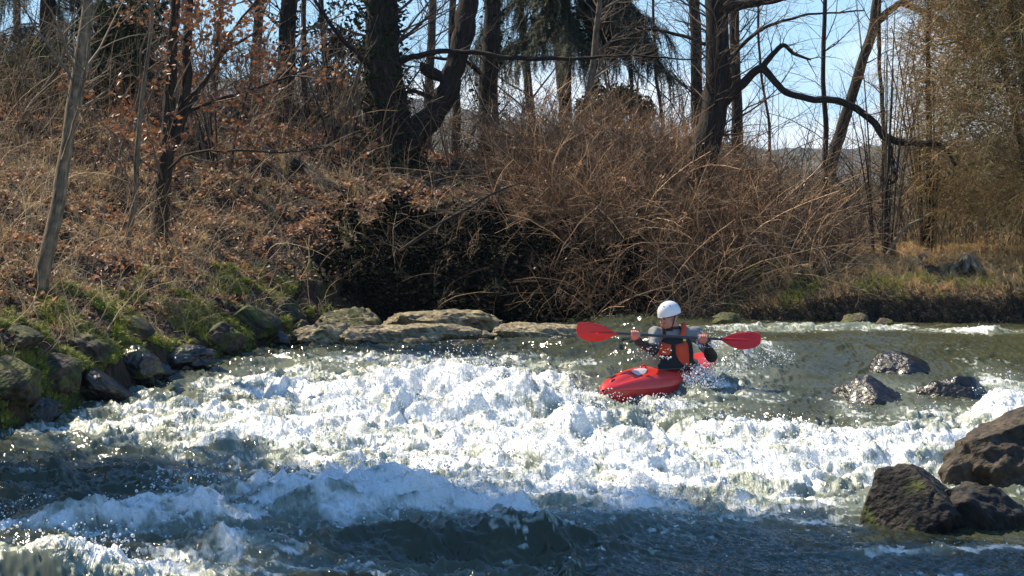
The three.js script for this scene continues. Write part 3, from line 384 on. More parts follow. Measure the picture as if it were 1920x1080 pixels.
{ const R = rng(29), lists = CANES.map(() => []); let k = 0; while (k < 1200) { const x = lerp(-10, 0.6, R()), z = lerp(-26.5, -36, R()), [sh] = shore(x, z); if (sh < 4.2) continue; const v = 0.4 + 0.7 * R(), b = 0.7 + 0.75 * R(), t = R(); lists[k % 4].push([x, land(x, z) - 0.05, z, (R() - 0.5) * 0.8, R() * 6.283, (R() - 0.5) * 0.8, b, b, b, lerp(0.12, 0.26, t) * v, lerp(0.085, 0.17, t) * v, lerp(0.05, 0.09, t) * v]); k++; } const mass = thing('brushwood', 'tangled bare brushwood along the bank crest between the trunks', 'brushwood'); mass.userData.kind = 'stuff'; lists.forEach((l, q) => instances('whips', CANES[q], caneMat, l, mass)); }

{ const R = rng(28), lists = CANES.map(() => []); for (let k = 0; k < 1300; k++) { const z = lerp(-31, -46, R()), x = lerp(0.075, 0.27, R()) * -z, v = 0.35 + R(), b = 0.8 + 1.3 * R() * R() + (R() < 0.15 ? 0.8 : 0), t = R(); lists[k % 4].push([x, land(x, z) - 0.05, z, (R() - 0.5) * 0.7, R() * 6.283, (R() - 0.5) * 0.7, b * 0.8, b, b * 0.8, lerp(0.14, 0.34, t) * v, lerp(0.1, 0.24, t) * v, lerp(0.06, 0.13, t) * v]); } const mass = thing('background_scrub', 'thin grey brown scrub in front of the far meadow', 'scrub'); mass.userData.kind = 'stuff'; lists.forEach((l, q) => instances('whips', CANES[q], caneMat, l, mass)); }

// ------------------------------------------------------------------ thicket, litter, grass
{
  const R = rng(31), lists = CANES.map(() => []), dead = []; let k = 0;
  while (k < 6000) { const x = lerp(-0.6, 4.9, R()), z = lerp(-26.2, -31.5, Math.pow(R(), 0.8)), [s] = shore(x, z); if (s < 0.05) continue; const edge = Math.min(sstep(-0.7, 0.7, x + 0.5 * n2(z, 2)), sstep(5, 4.0, x - 0.3 * n2(z, 8))); if (R() > edge) continue; if (s < 1.5 && x < 0.75 + 0.3 * n2(z * 2, 1) && R() < 0.93) continue; if (x > 3.4 && z < -28.6 && R() < 0.6) continue;
    const clump = fbm(x * 1.3, z * 1.3 + 50, 2); if (clump < -0.28 && R() < 0.7) continue; const low = s < 1, v = 0.12 + 1.75 * R() * R(), t = Math.max(0, Math.min(1, R() * 0.7 + 0.3 + clump * 1.2)), big = (0.6 + 0.55 * R()) * (1 + 0.75 * clump); lists[k % 4].push([x, land(x, z) - 0.05, z, (R() - 0.5) * 1.5 + (low ? 0.5 : 0.05), R() * 6.283, (R() - 0.5) * 1.4, big, big * (low ? 0.7 : 0.9), big, lerp(0.27, 0.54, t) * v, lerp(0.13, 0.355, t) * v, lerp(0.07, 0.195, t) * v]); if (R() < 0.2) { const y = land(x, z) + 1.25 * R(), w = 0.5 + 0.9 * R(); dead.push([x + (R() - 0.5) * 0.3, y, z + (R() - 0.5) * 0.3, R() * 6, R() * 6, R() * 6, 0.8, 0.8, 0.8, 0.46 * w, 0.22 * w, 0.1 * w]); } k++; }
  tag(instances('thicket_leaves', LEAF, leafMat, dead), 'withered leaves caught among the thicket canes', 'leaves');
  const mass = thing('bramble_thicket', 'dense reddish brown thicket of bare canes over the far bank', 'thicket'); mass.userData.kind = 'stuff'; lists.forEach((l, q) => instances('canes', CANES[q], caneMat, l, mass));
}
{
  const R = rng(33), lists = CANES.map(() => []); let k = 0, tries = 0; // scattered canes and whips on the leafy bank
  while (k < 1500 && tries++ < 90000) { const x = lerp(-9, -0.5, R()), z = lerp(-15, -31, R()), [s] = shore(x, z); if (s < 0.25 || s > 7) continue; if (fbm(x * 0.6, z * 0.6 + 3, 2) < -0.05 && R() < 0.8) continue; const v = 0.5 + R(), b = 0.3 + 0.55 * R(); lists[k % 4].push([x, land(x, z) - 0.03, z, (R() - 0.3) * 1.4, R() * 6.283, (R() - 0.5) * 1.6, b, b, b, 0.38 * v, 0.27 * v, 0.15 * v]); k++; }
  const mass = thing('dry_stalks', 'loose dry stalks and brambles on the leafy bank', 'stalks'); mass.userData.kind = 'stuff'; lists.forEach((l, q) => instances('stalks', CANES[q], caneMat, l, mass));
}
{
  const R = rng(35), list = []; let tries = 0;
  while (list.length < 70000 && tries++ < 400000) { const x = lerp(-11, 1.5, R()), z = lerp(-14.5, -34, R()), [s] = shore(x, z); if (s < 0.35 || s > 8) continue; const dens = sstep(-0.3, 0.12, fbm(x * 1.2 + 9, z * 1.2, 3)) * sstep(0.3, 1.1, s + 0.5 * n2(x * 1.3, z * 1.3)); if (R() > dens) continue; const v = R() < 0.18 ? 1.5 : 0.3 + 1.0 * R(), t = R(), b = 0.55 + 0.75 * R() * R() + 0.2 * R(); list.push([x, land(x, z) + 0.005 + 0.04 * R(), z, (R() - 0.5) * 1.7, R() * 6.283, (R() - 0.5) * 1.7, b, b, b, lerp(0.32, 0.56, t) * v, lerp(0.14, 0.35, t) * v, lerp(0.06, 0.19, t) * v]); }
  tag(instances('fallen_leaves', LEAF, leafMat, list), 'rusty fallen leaves covering the slope under the trees', 'leaves');
}
function tuftShape(seed, n, L, w) { const R = rng(seed), P = [], I = []; for (let k = 0; k < n; k++) { const a = R() * 6.283, l = L * (0.5 + 0.8 * R()), o = (0.25 + 0.7 * R()) * l, x0 = Math.cos(a) * 0.03 * R(), z0 = Math.sin(a) * 0.03, sx = -Math.sin(a) * w, sz = Math.cos(a) * w, b = P.length / 3; for (let s = 0; s <= 3; s++) { const t = s / 3, ww = 1 - t * 0.95, q = [x0 + Math.cos(a) * o * t * t, l * (t - 0.45 * t * t * t), z0 + Math.sin(a) * o * t * t]; P.push(q[0] + sx * ww, q[1], q[2] + sz * ww, q[0] - sx * ww, q[1], q[2] - sz * ww); if (s) I.push(b + s * 2 - 2, b + s * 2 - 1, b + s * 2, b + s * 2 - 1, b + s * 2 + 1, b + s * 2); } } const g = new THREE.BufferGeometry(); g.setAttribute('position', new THREE.Float32BufferAttribute(P, 3)); g.setAttribute('uv', new THREE.Float32BufferAttribute(new Array(P.length / 3 * 2).fill(0), 2)); g.setIndex(I); g.computeVertexNormals(); return g; }
const TUFT = tuftShape(7, 16, 0.3, 0.004), MOSS = tuftShape(8, 26, 0.07, 0.006);
{
  const R = rng(37), dry = [], green = [], right = []; let t = 0;
  while (dry.length < 1500 && t++ < 60000) { const x = lerp(-9, 0.5, R()), z = lerp(-14, -30, R()), [s] = shore(x, z); if (s < 0.15 || s > 6 || fbm(x * 0.8 - 6, z * 0.8, 2) < 0.0) continue; const v = 0.5 + R(), b = 0.5 + 0.7 * R(); dry.push([x, land(x, z) - 0.02, z, 0.4 + (R() - 0.5) * 0.6, (R() - 0.5) * 2, (R() - 0.5) * 0.6, b, b, b, 0.48 * v, 0.37 * v, 0.18 * v]); }
  t = 0; while (green.length < 9000 && t++ < 200000) { const x = lerp(-8, -2, R()), z = lerp(-14, -26, R()), m = mossAt(x, z); if (m < 0.25 || R() > m) continue; const v = 0.5 + 0.9 * R(), b = 0.7 + 0.7 * R(); green.push([x, land(x, z) - 0.01, z, (R() - 0.5) * 0.6 + 0.3, R() * 6, (R() - 0.5) * 0.6, b, b, b, 0.23 * v, 0.26 * v, 0.025 * v]); }
  t = 0; while (right.length < 9000 && t++ < 200000) { const x = lerp(3, 12, R()), z = lerp(-25, -36, Math.pow(R(), 1.6)), [s] = shore(x, z); if (s < 0.2) continue; const v = 0.55 + 0.8 * R(), b = 0.35 + 0.6 * R(), gr = s < 1.0 && x < 6.5 && fbm(x * 0.9 + 4, z * 0.9, 3) > 0.0; right.push([x, land(x, z) - 0.02, z, (R() - 0.5) * 0.8 + (s < 0.35 ? 0.7 : 0), (R() - 0.5) * 2, (R() - 0.5) * 0.8, b, b * 0.8, b, (gr ? 0.32 : 0.6) * v, (gr ? 0.31 : 0.42) * v, (gr ? 0.05 : 0.19) * v]); }
  { const face = []; let q = 0; while (face.length < 1000 && q++ < 90000) { const x = lerp(3.2, 11, R()), z = lerp(-24.6, -26.4, R()), [s] = shore(x, z); if (s < -0.12 || s > 0.3) continue; const v = 0.3 + 0.6 * R(), b = 0.5 + 0.6 * R(); face.push([x, land(x, z) + 0.02, z, 1.2 + R() * 0.9, (R() - 0.5) * 1.4, (R() - 0.5) * 0.6, b, b, b, 0.07 * v, 0.055 * v, 0.03 * v]); } tag(instances('hanging_grass', TUFT, grassMat, face), 'dead grass hanging down the cut face of the low bank, coloured dark for its shade', 'grass'); }  // tufts tinted dark to carry the shade painted on the cut face
  tag(instances('dry_grass', TUFT, grassMat, dry), 'dry straw coloured grass tufts on the leafy bank', 'grass');
  tag(instances('moss', MOSS, grassMat, green), 'bright green moss along the shaded water edge', 'moss');
  tag(instances('bank_grass', TUFT, grassMat, right), 'tan winter grass on the low bank upstream', 'grass');
}
{ // ivy and evergreen scrub filling the undercut hollow, coloured near black for its shade
  const R = rng(39), list = [], T = new Tubes(); let t = 0;
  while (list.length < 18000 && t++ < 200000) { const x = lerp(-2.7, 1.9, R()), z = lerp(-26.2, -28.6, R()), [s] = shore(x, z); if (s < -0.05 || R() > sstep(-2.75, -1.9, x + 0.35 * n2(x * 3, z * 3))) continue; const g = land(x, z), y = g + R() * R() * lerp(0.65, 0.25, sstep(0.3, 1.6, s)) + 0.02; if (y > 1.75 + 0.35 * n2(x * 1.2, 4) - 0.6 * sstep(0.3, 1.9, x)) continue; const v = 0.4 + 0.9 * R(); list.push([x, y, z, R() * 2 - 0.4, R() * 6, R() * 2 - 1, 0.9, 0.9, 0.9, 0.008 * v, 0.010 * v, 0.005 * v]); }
  tag(instances('shade_dark_ivy', LEAF, ivyMat, list), 'ivy scrub coloured near black for the shade of the hollow behind the rock ledge', 'ivy');
}
// ------------------------------------------------------------------ rocks
function rockShape(seed, sx, sy, sz, o = {}) {
  let g = new THREE.IcosahedronGeometry(1, o.detail ?? 16); g.deleteAttribute('normal'); g.deleteAttribute('uv'); g = mergeVertices(g, 1e-4);
  const R = rng(seed), p = g.attributes.position, planes = [], v = V(), col = [], uv = [];
  for (let k = 0; k < (o.planes ?? 11); k++) { const n = V(R() - 0.5, (R() - 0.35) * 0.9, R() - 0.5).normalize(); planes.push([n, 0.62 + 0.3 * R()]); }
  if (o.flat) planes.push([V(0.06 * (R() - 0.5), 1, 0.1 * R()).normalize(), 0.45 + 0.15 * R()]);
  for (let i = 0; i < p.count; i++) {
    v.fromBufferAttribute(p, i); const q = v.clone();
    v.multiplyScalar(1 + 0.16 * n3(q.x * 1.2 + seed, q.y * 1.2, q.z * 1.2) + 0.07 * n3(q.x * 2.9, q.y * 2.9 + seed, q.z * 2.9));
    for (const [n, off] of planes) { const e = v.dot(n) - off; if (e > 0) v.addScaledVector(n, -e * 0.85); }
    const grain = 0.022 * n3(q.x * 6, q.y * 6, q.z * 6 + seed) + 0.012 * n3(q.x * 14 + seed, q.y * 14, q.z * 14) + 0.01 * n3(q.x * 30, q.y * 30 + seed, q.z * 30);
    v.multiplyScalar(1 + grain);
    if (o.strata) { const st = v.y * sy / 0.055 + 0.9 * n3(v.x * 1.5, seed, v.z * 1.5) + v.x * sx * 1.6; v.y += o.strata * (Math.abs((st % 1 + 1) % 1 - 0.5) - 0.25); }
    p.setXYZ(i, v.x * sx, v.y * sy, v.z * sz);
  }
  g.computeVertexNormals(); const nn = g.attributes.normal, c = o.color || [0.13, 0.105, 0.075];
  for (let i = 0; i < p.count; i++) {
    const x = p.getX(i), y = p.getY(i), z = p.getZ(i), t = 0.85 + 0.45 * n3(x * 3 + seed, y * 3, z * 3) * 0.7 + 0.25 * n3(x * 11, y * 11, z * 11 + seed), pale = sstep(0.25, 0.5, n3(x * 4.5, y * 6 + seed, z * 4.5)) * (o.lichen ?? 0.25);
    const m = (o.moss || 0) ? sstep(0.0, 0.18, n3(x * 3.2 + 3, y * 3.2, z * 3.2 + seed) + o.moss - 0.5 + 0.35 * (o.mossSide ? -x / sx : nn.getY(i)) + 0.15 * n3(x * 16, y * 16, z * 16)) : 0;
    const a = [lerp(c[0] * t, 0.34, pale), lerp(c[1] * t, 0.3, pale), lerp(c[2] * t, 0.22, pale)];
    col.push(lerp(a[0], 0.105 * t, m), lerp(a[1], 0.125 * t, m), lerp(a[2], 0.02, m)); uv.push(x + y * 0.6, z - y * 0.8);
  }
  g.setAttribute('color', new THREE.Float32BufferAttribute(col, 3)); g.setAttribute('uv', new THREE.Float32BufferAttribute(uv, 2)); return g;
}
const stoneMat = std({ vertexColors: true, map: rep(stoneTex, 1.4), bumpMap: rep(stoneBump, 1.4), bumpScale: 0.02, roughness: 0.82 }), wetMat = new THREE.MeshPhysicalMaterial({ vertexColors: true, map: rep(stoneTex, 1.4), bumpMap: rep(stoneBump, 1.4), bumpScale: 0.02, roughness: 0.38, clearcoat: 0.35, clearcoatRoughness: 0.15 });
let rockSeed = 300;
function rock(name, label, px, py, d, size, o = {}, turn = 0, tilt = 0) { const p = at(px, py, d), m = top(name, rockShape(o.seed ?? rockSeed++, ...size, o), o.wet ? wetMat : stoneMat, label, o.category || 'rock', o.group); m.position.copy(p); m.rotation.set(0, turn, tilt); return m; }
{ // the two-lobed boulder in the pool
  const a = rockShape(411, 0.40, 0.36, 0.34, { color: [0.05, 0.04, 0.03], moss: -0.08, mossSide: 1, lichen: 0.07, detail: 24, planes: 7 }), b = rockShape(417, 0.36, 0.26, 0.3, { color: [0.035, 0.03, 0.026], lichen: 0.05, detail: 22, planes: 6 }); b.rotateZ(-0.28); b.translate(0.40, -0.06, 0.02);
  const m = top('river_boulder', mergeGeometries([a, b]), stoneMat, 'dark two-humped boulder standing in the calm near water', 'rock', 'boulders in the river'); m.position.copy(at(1718, 968, 12.75));
}
rock('river_boulder', 'brown smooth boulder at the picture edge behind the two-humped one', 1935, 880, 14.5, [0.66, 0.50, 0.45], { seed: 421, planes: 6, color: [0.1, 0.075, 0.05], lichen: 0.05, detail: 24, group: 'boulders in the river' }, 0.4);
rock('wet_rock', 'wet black rock breaking the lip of the drop', 1698, 706, 20.3, [0.42, 0.3, 0.32], { seed: 433, color: [0.03, 0.026, 0.024], wet: 1, lichen: 0.03, group: 'boulders in the river' });
rock('wet_rock', 'streaming dark rock under the spilling water, left of two', 1625, 775, 19.2, [0.44, 0.36, 0.36], { seed: 437, color: [0.035, 0.033, 0.03], wet: 1, lichen: 0.05, group: 'boulders in the river' });
rock('wet_rock', 'streaming dark rock under the spilling water, right of two', 1795, 772, 19.3, [0.42, 0.37, 0.32], { seed: 439, color: [0.04, 0.034, 0.025], wet: 1, lichen: 0.04, group: 'boulders in the river' });
const ledge = { strata: 0.30, lichen: 0.35, group: 'rock ledge slabs', color: [0.52, 0.44, 0.28], planes: 7 };
rock('ledge_rock', 'mossy slab at the top left of the rock ledge', 650, 610, 25.2, [0.5, 0.24, 0.45], { ...ledge, moss: 0.3, color: [0.3, 0.26, 0.13] }, 0.2, -0.08);
rock('ledge_rock', 'pale humped slab at the near left end of the ledge', 608, 634, 24.2, [0.42, 0.2, 0.34], { ...ledge, moss: 0.12 }, 0.5);
rock('ledge_rock', 'long pale slab along the front of the ledge', 760, 632, 24.3, [1.05, 0.26, 0.5], { ...ledge, flat: 1 }, 0.05, 0.03);
rock('ledge_rock', 'broad weathered slab at the back of the ledge', 820, 604, 25.6, [0.85, 0.24, 0.5], { ...ledge, color: [0.42, 0.36, 0.22], flat: 1 }, -0.1, 0.04);
rock('ledge_rock', 'flat pale slab at the right end behind the paddle blade', 1025, 628, 24.8, [0.78, 0.22, 0.42], { ...ledge, flat: 1 }, 0.1, -0.04);
rock('ledge_rock', 'low brown slab awash before the ledge', 860, 650, 24.0, [0.6, 0.1, 0.25], { ...ledge, color: [0.16, 0.115, 0.05], wet: 1 }, 0);
rock('ledge_rock', 'dark wet stone under the right end slab', 1045, 645, 24.4, [0.3, 0.1, 0.2], { ...ledge, color: [0.06, 0.05, 0.035], wet: 1, lichen: 0.05 });
rock('ledge_rock', 'dark mossy stones at the left corner of the ledge', 562, 630, 24.8, [0.16, 0.2, 0.2], { ...ledge, color: [0.1, 0.085, 0.06], moss: 0.3, strata: 0.1 });
for (const [px, py, hw, hh, moss, wet, lab] of [[8, 712, 0.3, 0.22, 0.6, 0, 'mossy rock at the water edge touching the picture border'], [70, 775, 0.24, 0.14, 0.1, 1, 'low wet dark rock at the near water edge'], [108, 705, 0.2, 0.18, 0.55, 0, 'green mossy rock second along the near water edge'], [175, 735, 0.32, 0.24, 0.0, 1, 'smooth blue-black wet rock below the moss'], [150, 660, 0.26, 0.2, 0.62, 0, 'mossy rock above the smooth wet rock'], [255, 690, 0.28, 0.24, 0.25, 1, 'dark rock under the bank, right of the wet rock'], [330, 675, 0.3, 0.24, 0.1, 1, 'dark rock under the overhanging roots'], [285, 700, 0.2, 0.13, 0, 1, 'small glossy stone at the foam edge'], [410, 640, 0.26, 0.2, 0.35, 0, 'half mossy rock midway along the shaded edge'], [470, 605, 0.34, 0.22, 0.58, 0, 'broad mossy rock near the ledge end of the bank'], [505, 640, 0.28, 0.12, 0.05, 1, 'low dark stone where the bank meets the ledge'], [540, 590, 0.24, 0.2, 0.5, 0, 'mossy rock tucked behind the ledge corner'], [250, 620, 0.2, 0.16, 0.6, 0, 'mossy hump under the dry roots'], [30, 640, 0.24, 0.2, 0.45, 0, 'half hidden mossy rock up the bank at the picture border']])
  rock('bank_rock', lab, px, py, Math.min(hit(px, Math.min(py, 775)), 26) + 0.05, [hw * (0.8 + 0.8 * ((px * 0.73) % 1)), hh * (0.75 + 0.5 * ((px * 0.37) % 1)), hw * 1.1], { moss, wet, color: wet ? [0.026, 0.024, 0.022] : [0.075, 0.062, 0.044], lichen: wet ? 0.06 : 0.18, group: 'rocks along the leafy bank' }, px);
for (const [px, py, hw, hh, lab] of [[1606, 606, 0.2, 0.13, 'larger of the tan mossy stones below the grass bank'], [1658, 608, 0.13, 0.09, 'small tan stone right of the larger mossy one'], [1702, 611, 0.14, 0.05, 'flat stone just showing below the grass bank'], [1765, 614, 0.15, 0.05, 'flat dark stone farthest right below the grass bank'], [1365, 600, 0.2, 0.1, 'dark stone under the thicket behind the right paddle blade']])
  rock('shore_stone', lab, px, py, 24.75, [hw, hh, hw], { moss: 0.25, color: [0.2, 0.165, 0.09], group: 'stones under the far bank' });
rock('plastic_scrap', 'small crumpled white scrap lying on the slope above the hollow', 945, 354, 29.0, [0.06, 0.045, 0.05], { color: [0.75, 0.78, 0.82], lichen: 0, detail: 6, category: 'litter' });
rock('grey_stone', 'grey stone under the willow on the grass bank', 1735, 486, 27.6, [0.12, 0.1, 0.12], { color: [0.15, 0.15, 0.16] });
{ const g = thing('snapped_stump', 'snapped stump with a pale broken top beyond the leaning alder', 'stump'), b = at(1598, 470, 30.5), t = at(1583, 374, 30.5); b.y = land(b.x, b.z) - 0.1; const T = new Tubes().add([b, b.clone().lerp(t, 0.5), t], [0.07, 0.055, 0.05], 8, 0.15); part('stem', T.build(), MAT.barkMid, g); const c = new THREE.CylinderGeometry(0.048, 0.052, 0.09, 9, 2); const q = c.attributes.position; for (let i = 0; i < q.count; i++) if (q.getY(i) > 0.02) q.setY(i, q.getY(i) + 0.05 * n3(q.getX(i) * 30, 2, q.getZ(i) * 30)); c.rotateZ(0.5); c.computeVertexNormals(); part('broken_wood', c, std({ color: rgb(0.72, 0.5, 0.28), roughness: 0.8 }), g).position.copy(t).add(V(-0.01, 0.02, 0.02)); }
{ // an old root stump on the grass bank
  const g = thing('root_stump', 'grey weathered root stump on the grass bank under the willow', 'stump'), b = at(1815, 515, 26.6); b.y = land(b.x, b.z); g.position.copy(b); const R = rng(51);
  for (let k = 0; k < 7; k++) { const a = k * 0.9 + R(), q = [], rr = []; for (let s = 0; s <= 5; s++) { const t = s / 5; q.push(V(Math.cos(a) * 0.32 * t * (1 + R() * 0.2), 0.24 * (1 - t) ** 1.5 - 0.03, Math.sin(a) * 0.3 * t)); rr.push(0.065 * (1 - 0.6 * t)); } part('root', new Tubes().add(q, rr, 6, 0.25).build(), MAT.barkGrey, g); }
}
{ // roots and dry grass hanging from the undercut edge of the leafy bank
  const R = rng(53), g = thing('hanging_roots', 'pale tangle of dry roots hanging over the dark rocks', 'roots'), b = at(335, 580, hit(335, 590) - 0.1); g.position.copy(b); const T = new Tubes();
  for (let k = 0; k < 70; k++) { const x = (R() - 0.5) * 0.75, q = [], L = 0.2 + 0.4 * R(); for (let s = 0; s <= 6; s++) { const t = s / 6; q.push(V(x + (R() - 0.5) * 0.07 + 0.25 * t * (R() - 0.5), 0.08 + 0.12 * Math.sin(t * 2.2) - L * t * t, 0.05 + 0.3 * t * (0.4 + R() * 0.2))); } T.add(q, q.map((_, i) => 0.006 * (1 - i / 8)), 3); }
  part('root_fibres', T.build(), MAT.twigTan, g).userData.kind = 'stuff';
}

// ------------------------------------------------------------------ kayak
const pl = (c, r = 0.35) => new THREE.MeshPhysicalMaterial({ color: rgb(...c), roughness: r, clearcoat: 0.35, clearcoatRoughness: 0.2, side: THREE.DoubleSide });
const FWD = V(-0.54, -0.085, 0.84).normalize(), KUP = V(0.02, 1, 0.09); KUP.addScaledVector(FWD, -KUP.dot(FWD)).normalize(); const KRT = V().crossVectors(FWD, KUP), BOW = at(1131, 733, 18.75);
{
  const L = 2.45, tab = (a) => { const ts = [0, 0.04, 0.12, 0.25, 0.45, 0.6, 0.75, 0.88, 0.96, 1]; return (t) => { const c = new THREE.CatmullRomCurve3(ts.map((x, i) => V(x, a[i], 0)), false, 'catmullrom', 0.5); let lo = 0; for (let i = 0; i < ts.length - 1; i++) if (t >= ts[i]) lo = i; const f = (t - ts[lo]) / (ts[lo + 1] - ts[lo]); return Math.max(0.004, c.getPoint((lo + Math.min(1, f)) / (ts.length - 1)).y); }; };
  const w = tab([0.012, 0.09, 0.19, 0.275, 0.32, 0.31, 0.25, 0.17, 0.1, 0.008]), keel = tab([0.26, 0.15, 0.08, 0.03, 0.0, -0.01, 0.0, 0.03, 0.1, 0.27]), gun = tab([0.27, 0.25, 0.23, 0.21, 0.2, 0.21, 0.235, 0.265, 0.285, 0.29]), deck = tab([0.28, 0.3, 0.31, 0.315, 0.33, 0.365, 0.39, 0.375, 0.34, 0.3]);
  const loft = (fn) => { const N = 64, K = 20, P = [], I = [], U = []; for (let i = 0; i <= N; i++) { const t = i / N, x = (t - 0.5) * L; for (let k = 0; k <= K; k++) { const [y, z] = fn(t, k / K); P.push(x, y, z); U.push(x, k / K); } } for (let i = 0; i < N; i++) for (let k = 0; k < K; k++) { const a = i * (K + 1) + k, b = a + K + 1; I.push(a, b, a + 1, a + 1, b, b + 1); } const g = new THREE.BufferGeometry(); g.setAttribute('position', new THREE.Float32BufferAttribute(P, 3)); g.setAttribute('uv', new THREE.Float32BufferAttribute(U, 2)); g.setIndex(I); g.computeVertexNormals(); return g; };
  const g = thing('kayak', 'red whitewater kayak with its bow dropping into the foam', 'kayak'); const m = new THREE.Matrix4().makeBasis(FWD, KUP, KRT); g.quaternion.setFromRotationMatrix(m); g.position.copy(BOW).addScaledVector(FWD, -1.22).addScaledVector(KUP, -0.29); g.updateMatrixWorld();
  const hullMat = pl([0.5, 0.012, 0.018]), deckMat = pl([0.62, 0.03, 0.018]), black = pl([0.015, 0.015, 0.017], 0.5);
  part('hull', loft((t, k) => { const a = (k * 2 - 1) * Math.PI / 2, s = Math.sin(a), c = Math.cos(a), e = 2 / 2.7; return [gun(t) - (gun(t) - keel(t)) * Math.pow(Math.abs(c), e), w(t) * Math.sign(s) * Math.pow(Math.abs(s), e)]; }), hullMat, g);
  const rim = (t) => sstep(0.0, 0.5, t);
  const dk = part('deck', loft((t, k) => { const a = (k * 2 - 1) * Math.PI / 2, s = Math.sin(a), c = Math.abs(Math.cos(a)); const ridge = 0.03 * Math.exp(-(((Math.abs(s) - 0.42) / 0.12) ** 2)) * sstep(0.62, 0.75, t) * (1 - sstep(0.86, 0.97, t)); return [gun(t) + 0.003 + (deck(t) - gun(t)) * Math.pow(c, 1.15) - ridge, (w(t) + 0.004) * s]; }), deckMat, g);
  { const P = [], r = []; for (let k = 0; k <= 36; k++) { const a = k / 36 * 6.2832; P.push(V(-0.13 + 0.43 * Math.cos(a), 0.335 + 0.02 * Math.cos(a), 0.25 * Math.sin(a))); r.push(0.014); } part('cockpit_rim', new Tubes().add(P, r, 8).build(), black, g); }
  const loop = (x, y, s, mat, name) => { const P = [], r = []; for (let k = 0; k <= 10; k++) { const a = k / 10 * Math.PI; P.push(V(x + s * 0.5 * Math.cos(a), y + 0.04 * Math.sin(a), 0.0)); r.push(0.009); } part(name, new Tubes().add(P, r, 6).build(), mat, g); };
  loop(1.02, 0.325, 0.14, black, 'grab_handle'); loop(0.42, 0.37, 0.12, deckMat, 'grab_handle'); loop(-1.0, 0.305, 0.14, black, 'grab_handle');
  { const P = [], I = [], N = 20, c0 = 0.74; P.push((c0 - 0.5) * L, 0, 0); for (let k = 0; k <= N; k++) { const a = k / N * 6.2832; P.push((c0 - 0.5) * L + 0.13 * Math.cos(a), 0, 0.05 * Math.sin(a) - 0.05); } P[2] = -0.05; for (let i = 0; i < P.length; i += 3) { const t = P[i] / L + 0.5, s = P[i + 2] / (w(t) + 0.004), c = Math.sqrt(Math.max(0, 1 - s * s)); const ridge = 0.03 * Math.exp(-(((Math.abs(s) - 0.42) / 0.12) ** 2)) * sstep(0.62, 0.75, t) * (1 - sstep(0.86, 0.97, t)); P[i + 1] = gun(t) + 0.009 + (deck(t) - gun(t)) * Math.pow(c, 1.15) - ridge; } for (let k = 1; k <= N; k++) I.push(0, k, k + 1); const e = new THREE.BufferGeometry(); e.setAttribute('position', new THREE.Float32BufferAttribute(P, 3)); e.setIndex(I); e.computeVertexNormals(); part('pale_deck_oval', e, pl([0.7, 0.62, 0.62], 0.4), dk); }  // pale oval patch on the foredeck
}

// ------------------------------------------------------------------ the kayaker
function field(sdf, c, half, res) {
  const mc = new MarchingCubes(res, new THREE.MeshBasicMaterial(), false, false, 120000), hs = res / 2; mc.isolation = 0;
  for (let k = 0; k < res; k++) for (let j = 0; j < res; j++) for (let i = 0; i < res; i++) mc.field[i + j * res + k * res * res] = -sdf(c.x + (i - hs) / hs * half, c.y + (j - hs) / hs * half, c.z + (k - hs) / hs * half);
  mc.update(); const n = mc.count ?? mc.geometry.drawRange.count, P = new Float32Array(n * 3); for (let i = 0; i < n; i++) { P[i * 3] = c.x + mc.positionArray[i * 3] * half; P[i * 3 + 1] = c.y + mc.positionArray[i * 3 + 1] * half; P[i * 3 + 2] = c.z + mc.positionArray[i * 3 + 2] * half; }
  let g = new THREE.BufferGeometry(); g.setAttribute('position', new THREE.BufferAttribute(P, 3)); g = mergeVertices(g, half / res * 0.05); g.computeVertexNormals(); return g;
}
const capsule = (a, b, ra, rb) => (x, y, z) => { const dx = b.x - a.x, dy = b.y - a.y, dz = b.z - a.z, t = Math.max(0, Math.min(1, ((x - a.x) * dx + (y - a.y) * dy + (z - a.z) * dz) / (dx * dx + dy * dy + dz * dz + 1e-9))); return Math.hypot(x - a.x - dx * t, y - a.y - dy * t, z - a.z - dz * t) - lerp(ra, rb, t); };
const join = (list, k) => (x, y, z) => { let d = 9; for (const f of list) { const e = f(x, y, z), h = Math.max(0, Math.min(1, 0.5 + 0.5 * (e - d) / k)); d = lerp(e, d, h) - k * h * (1 - h); } return d; };
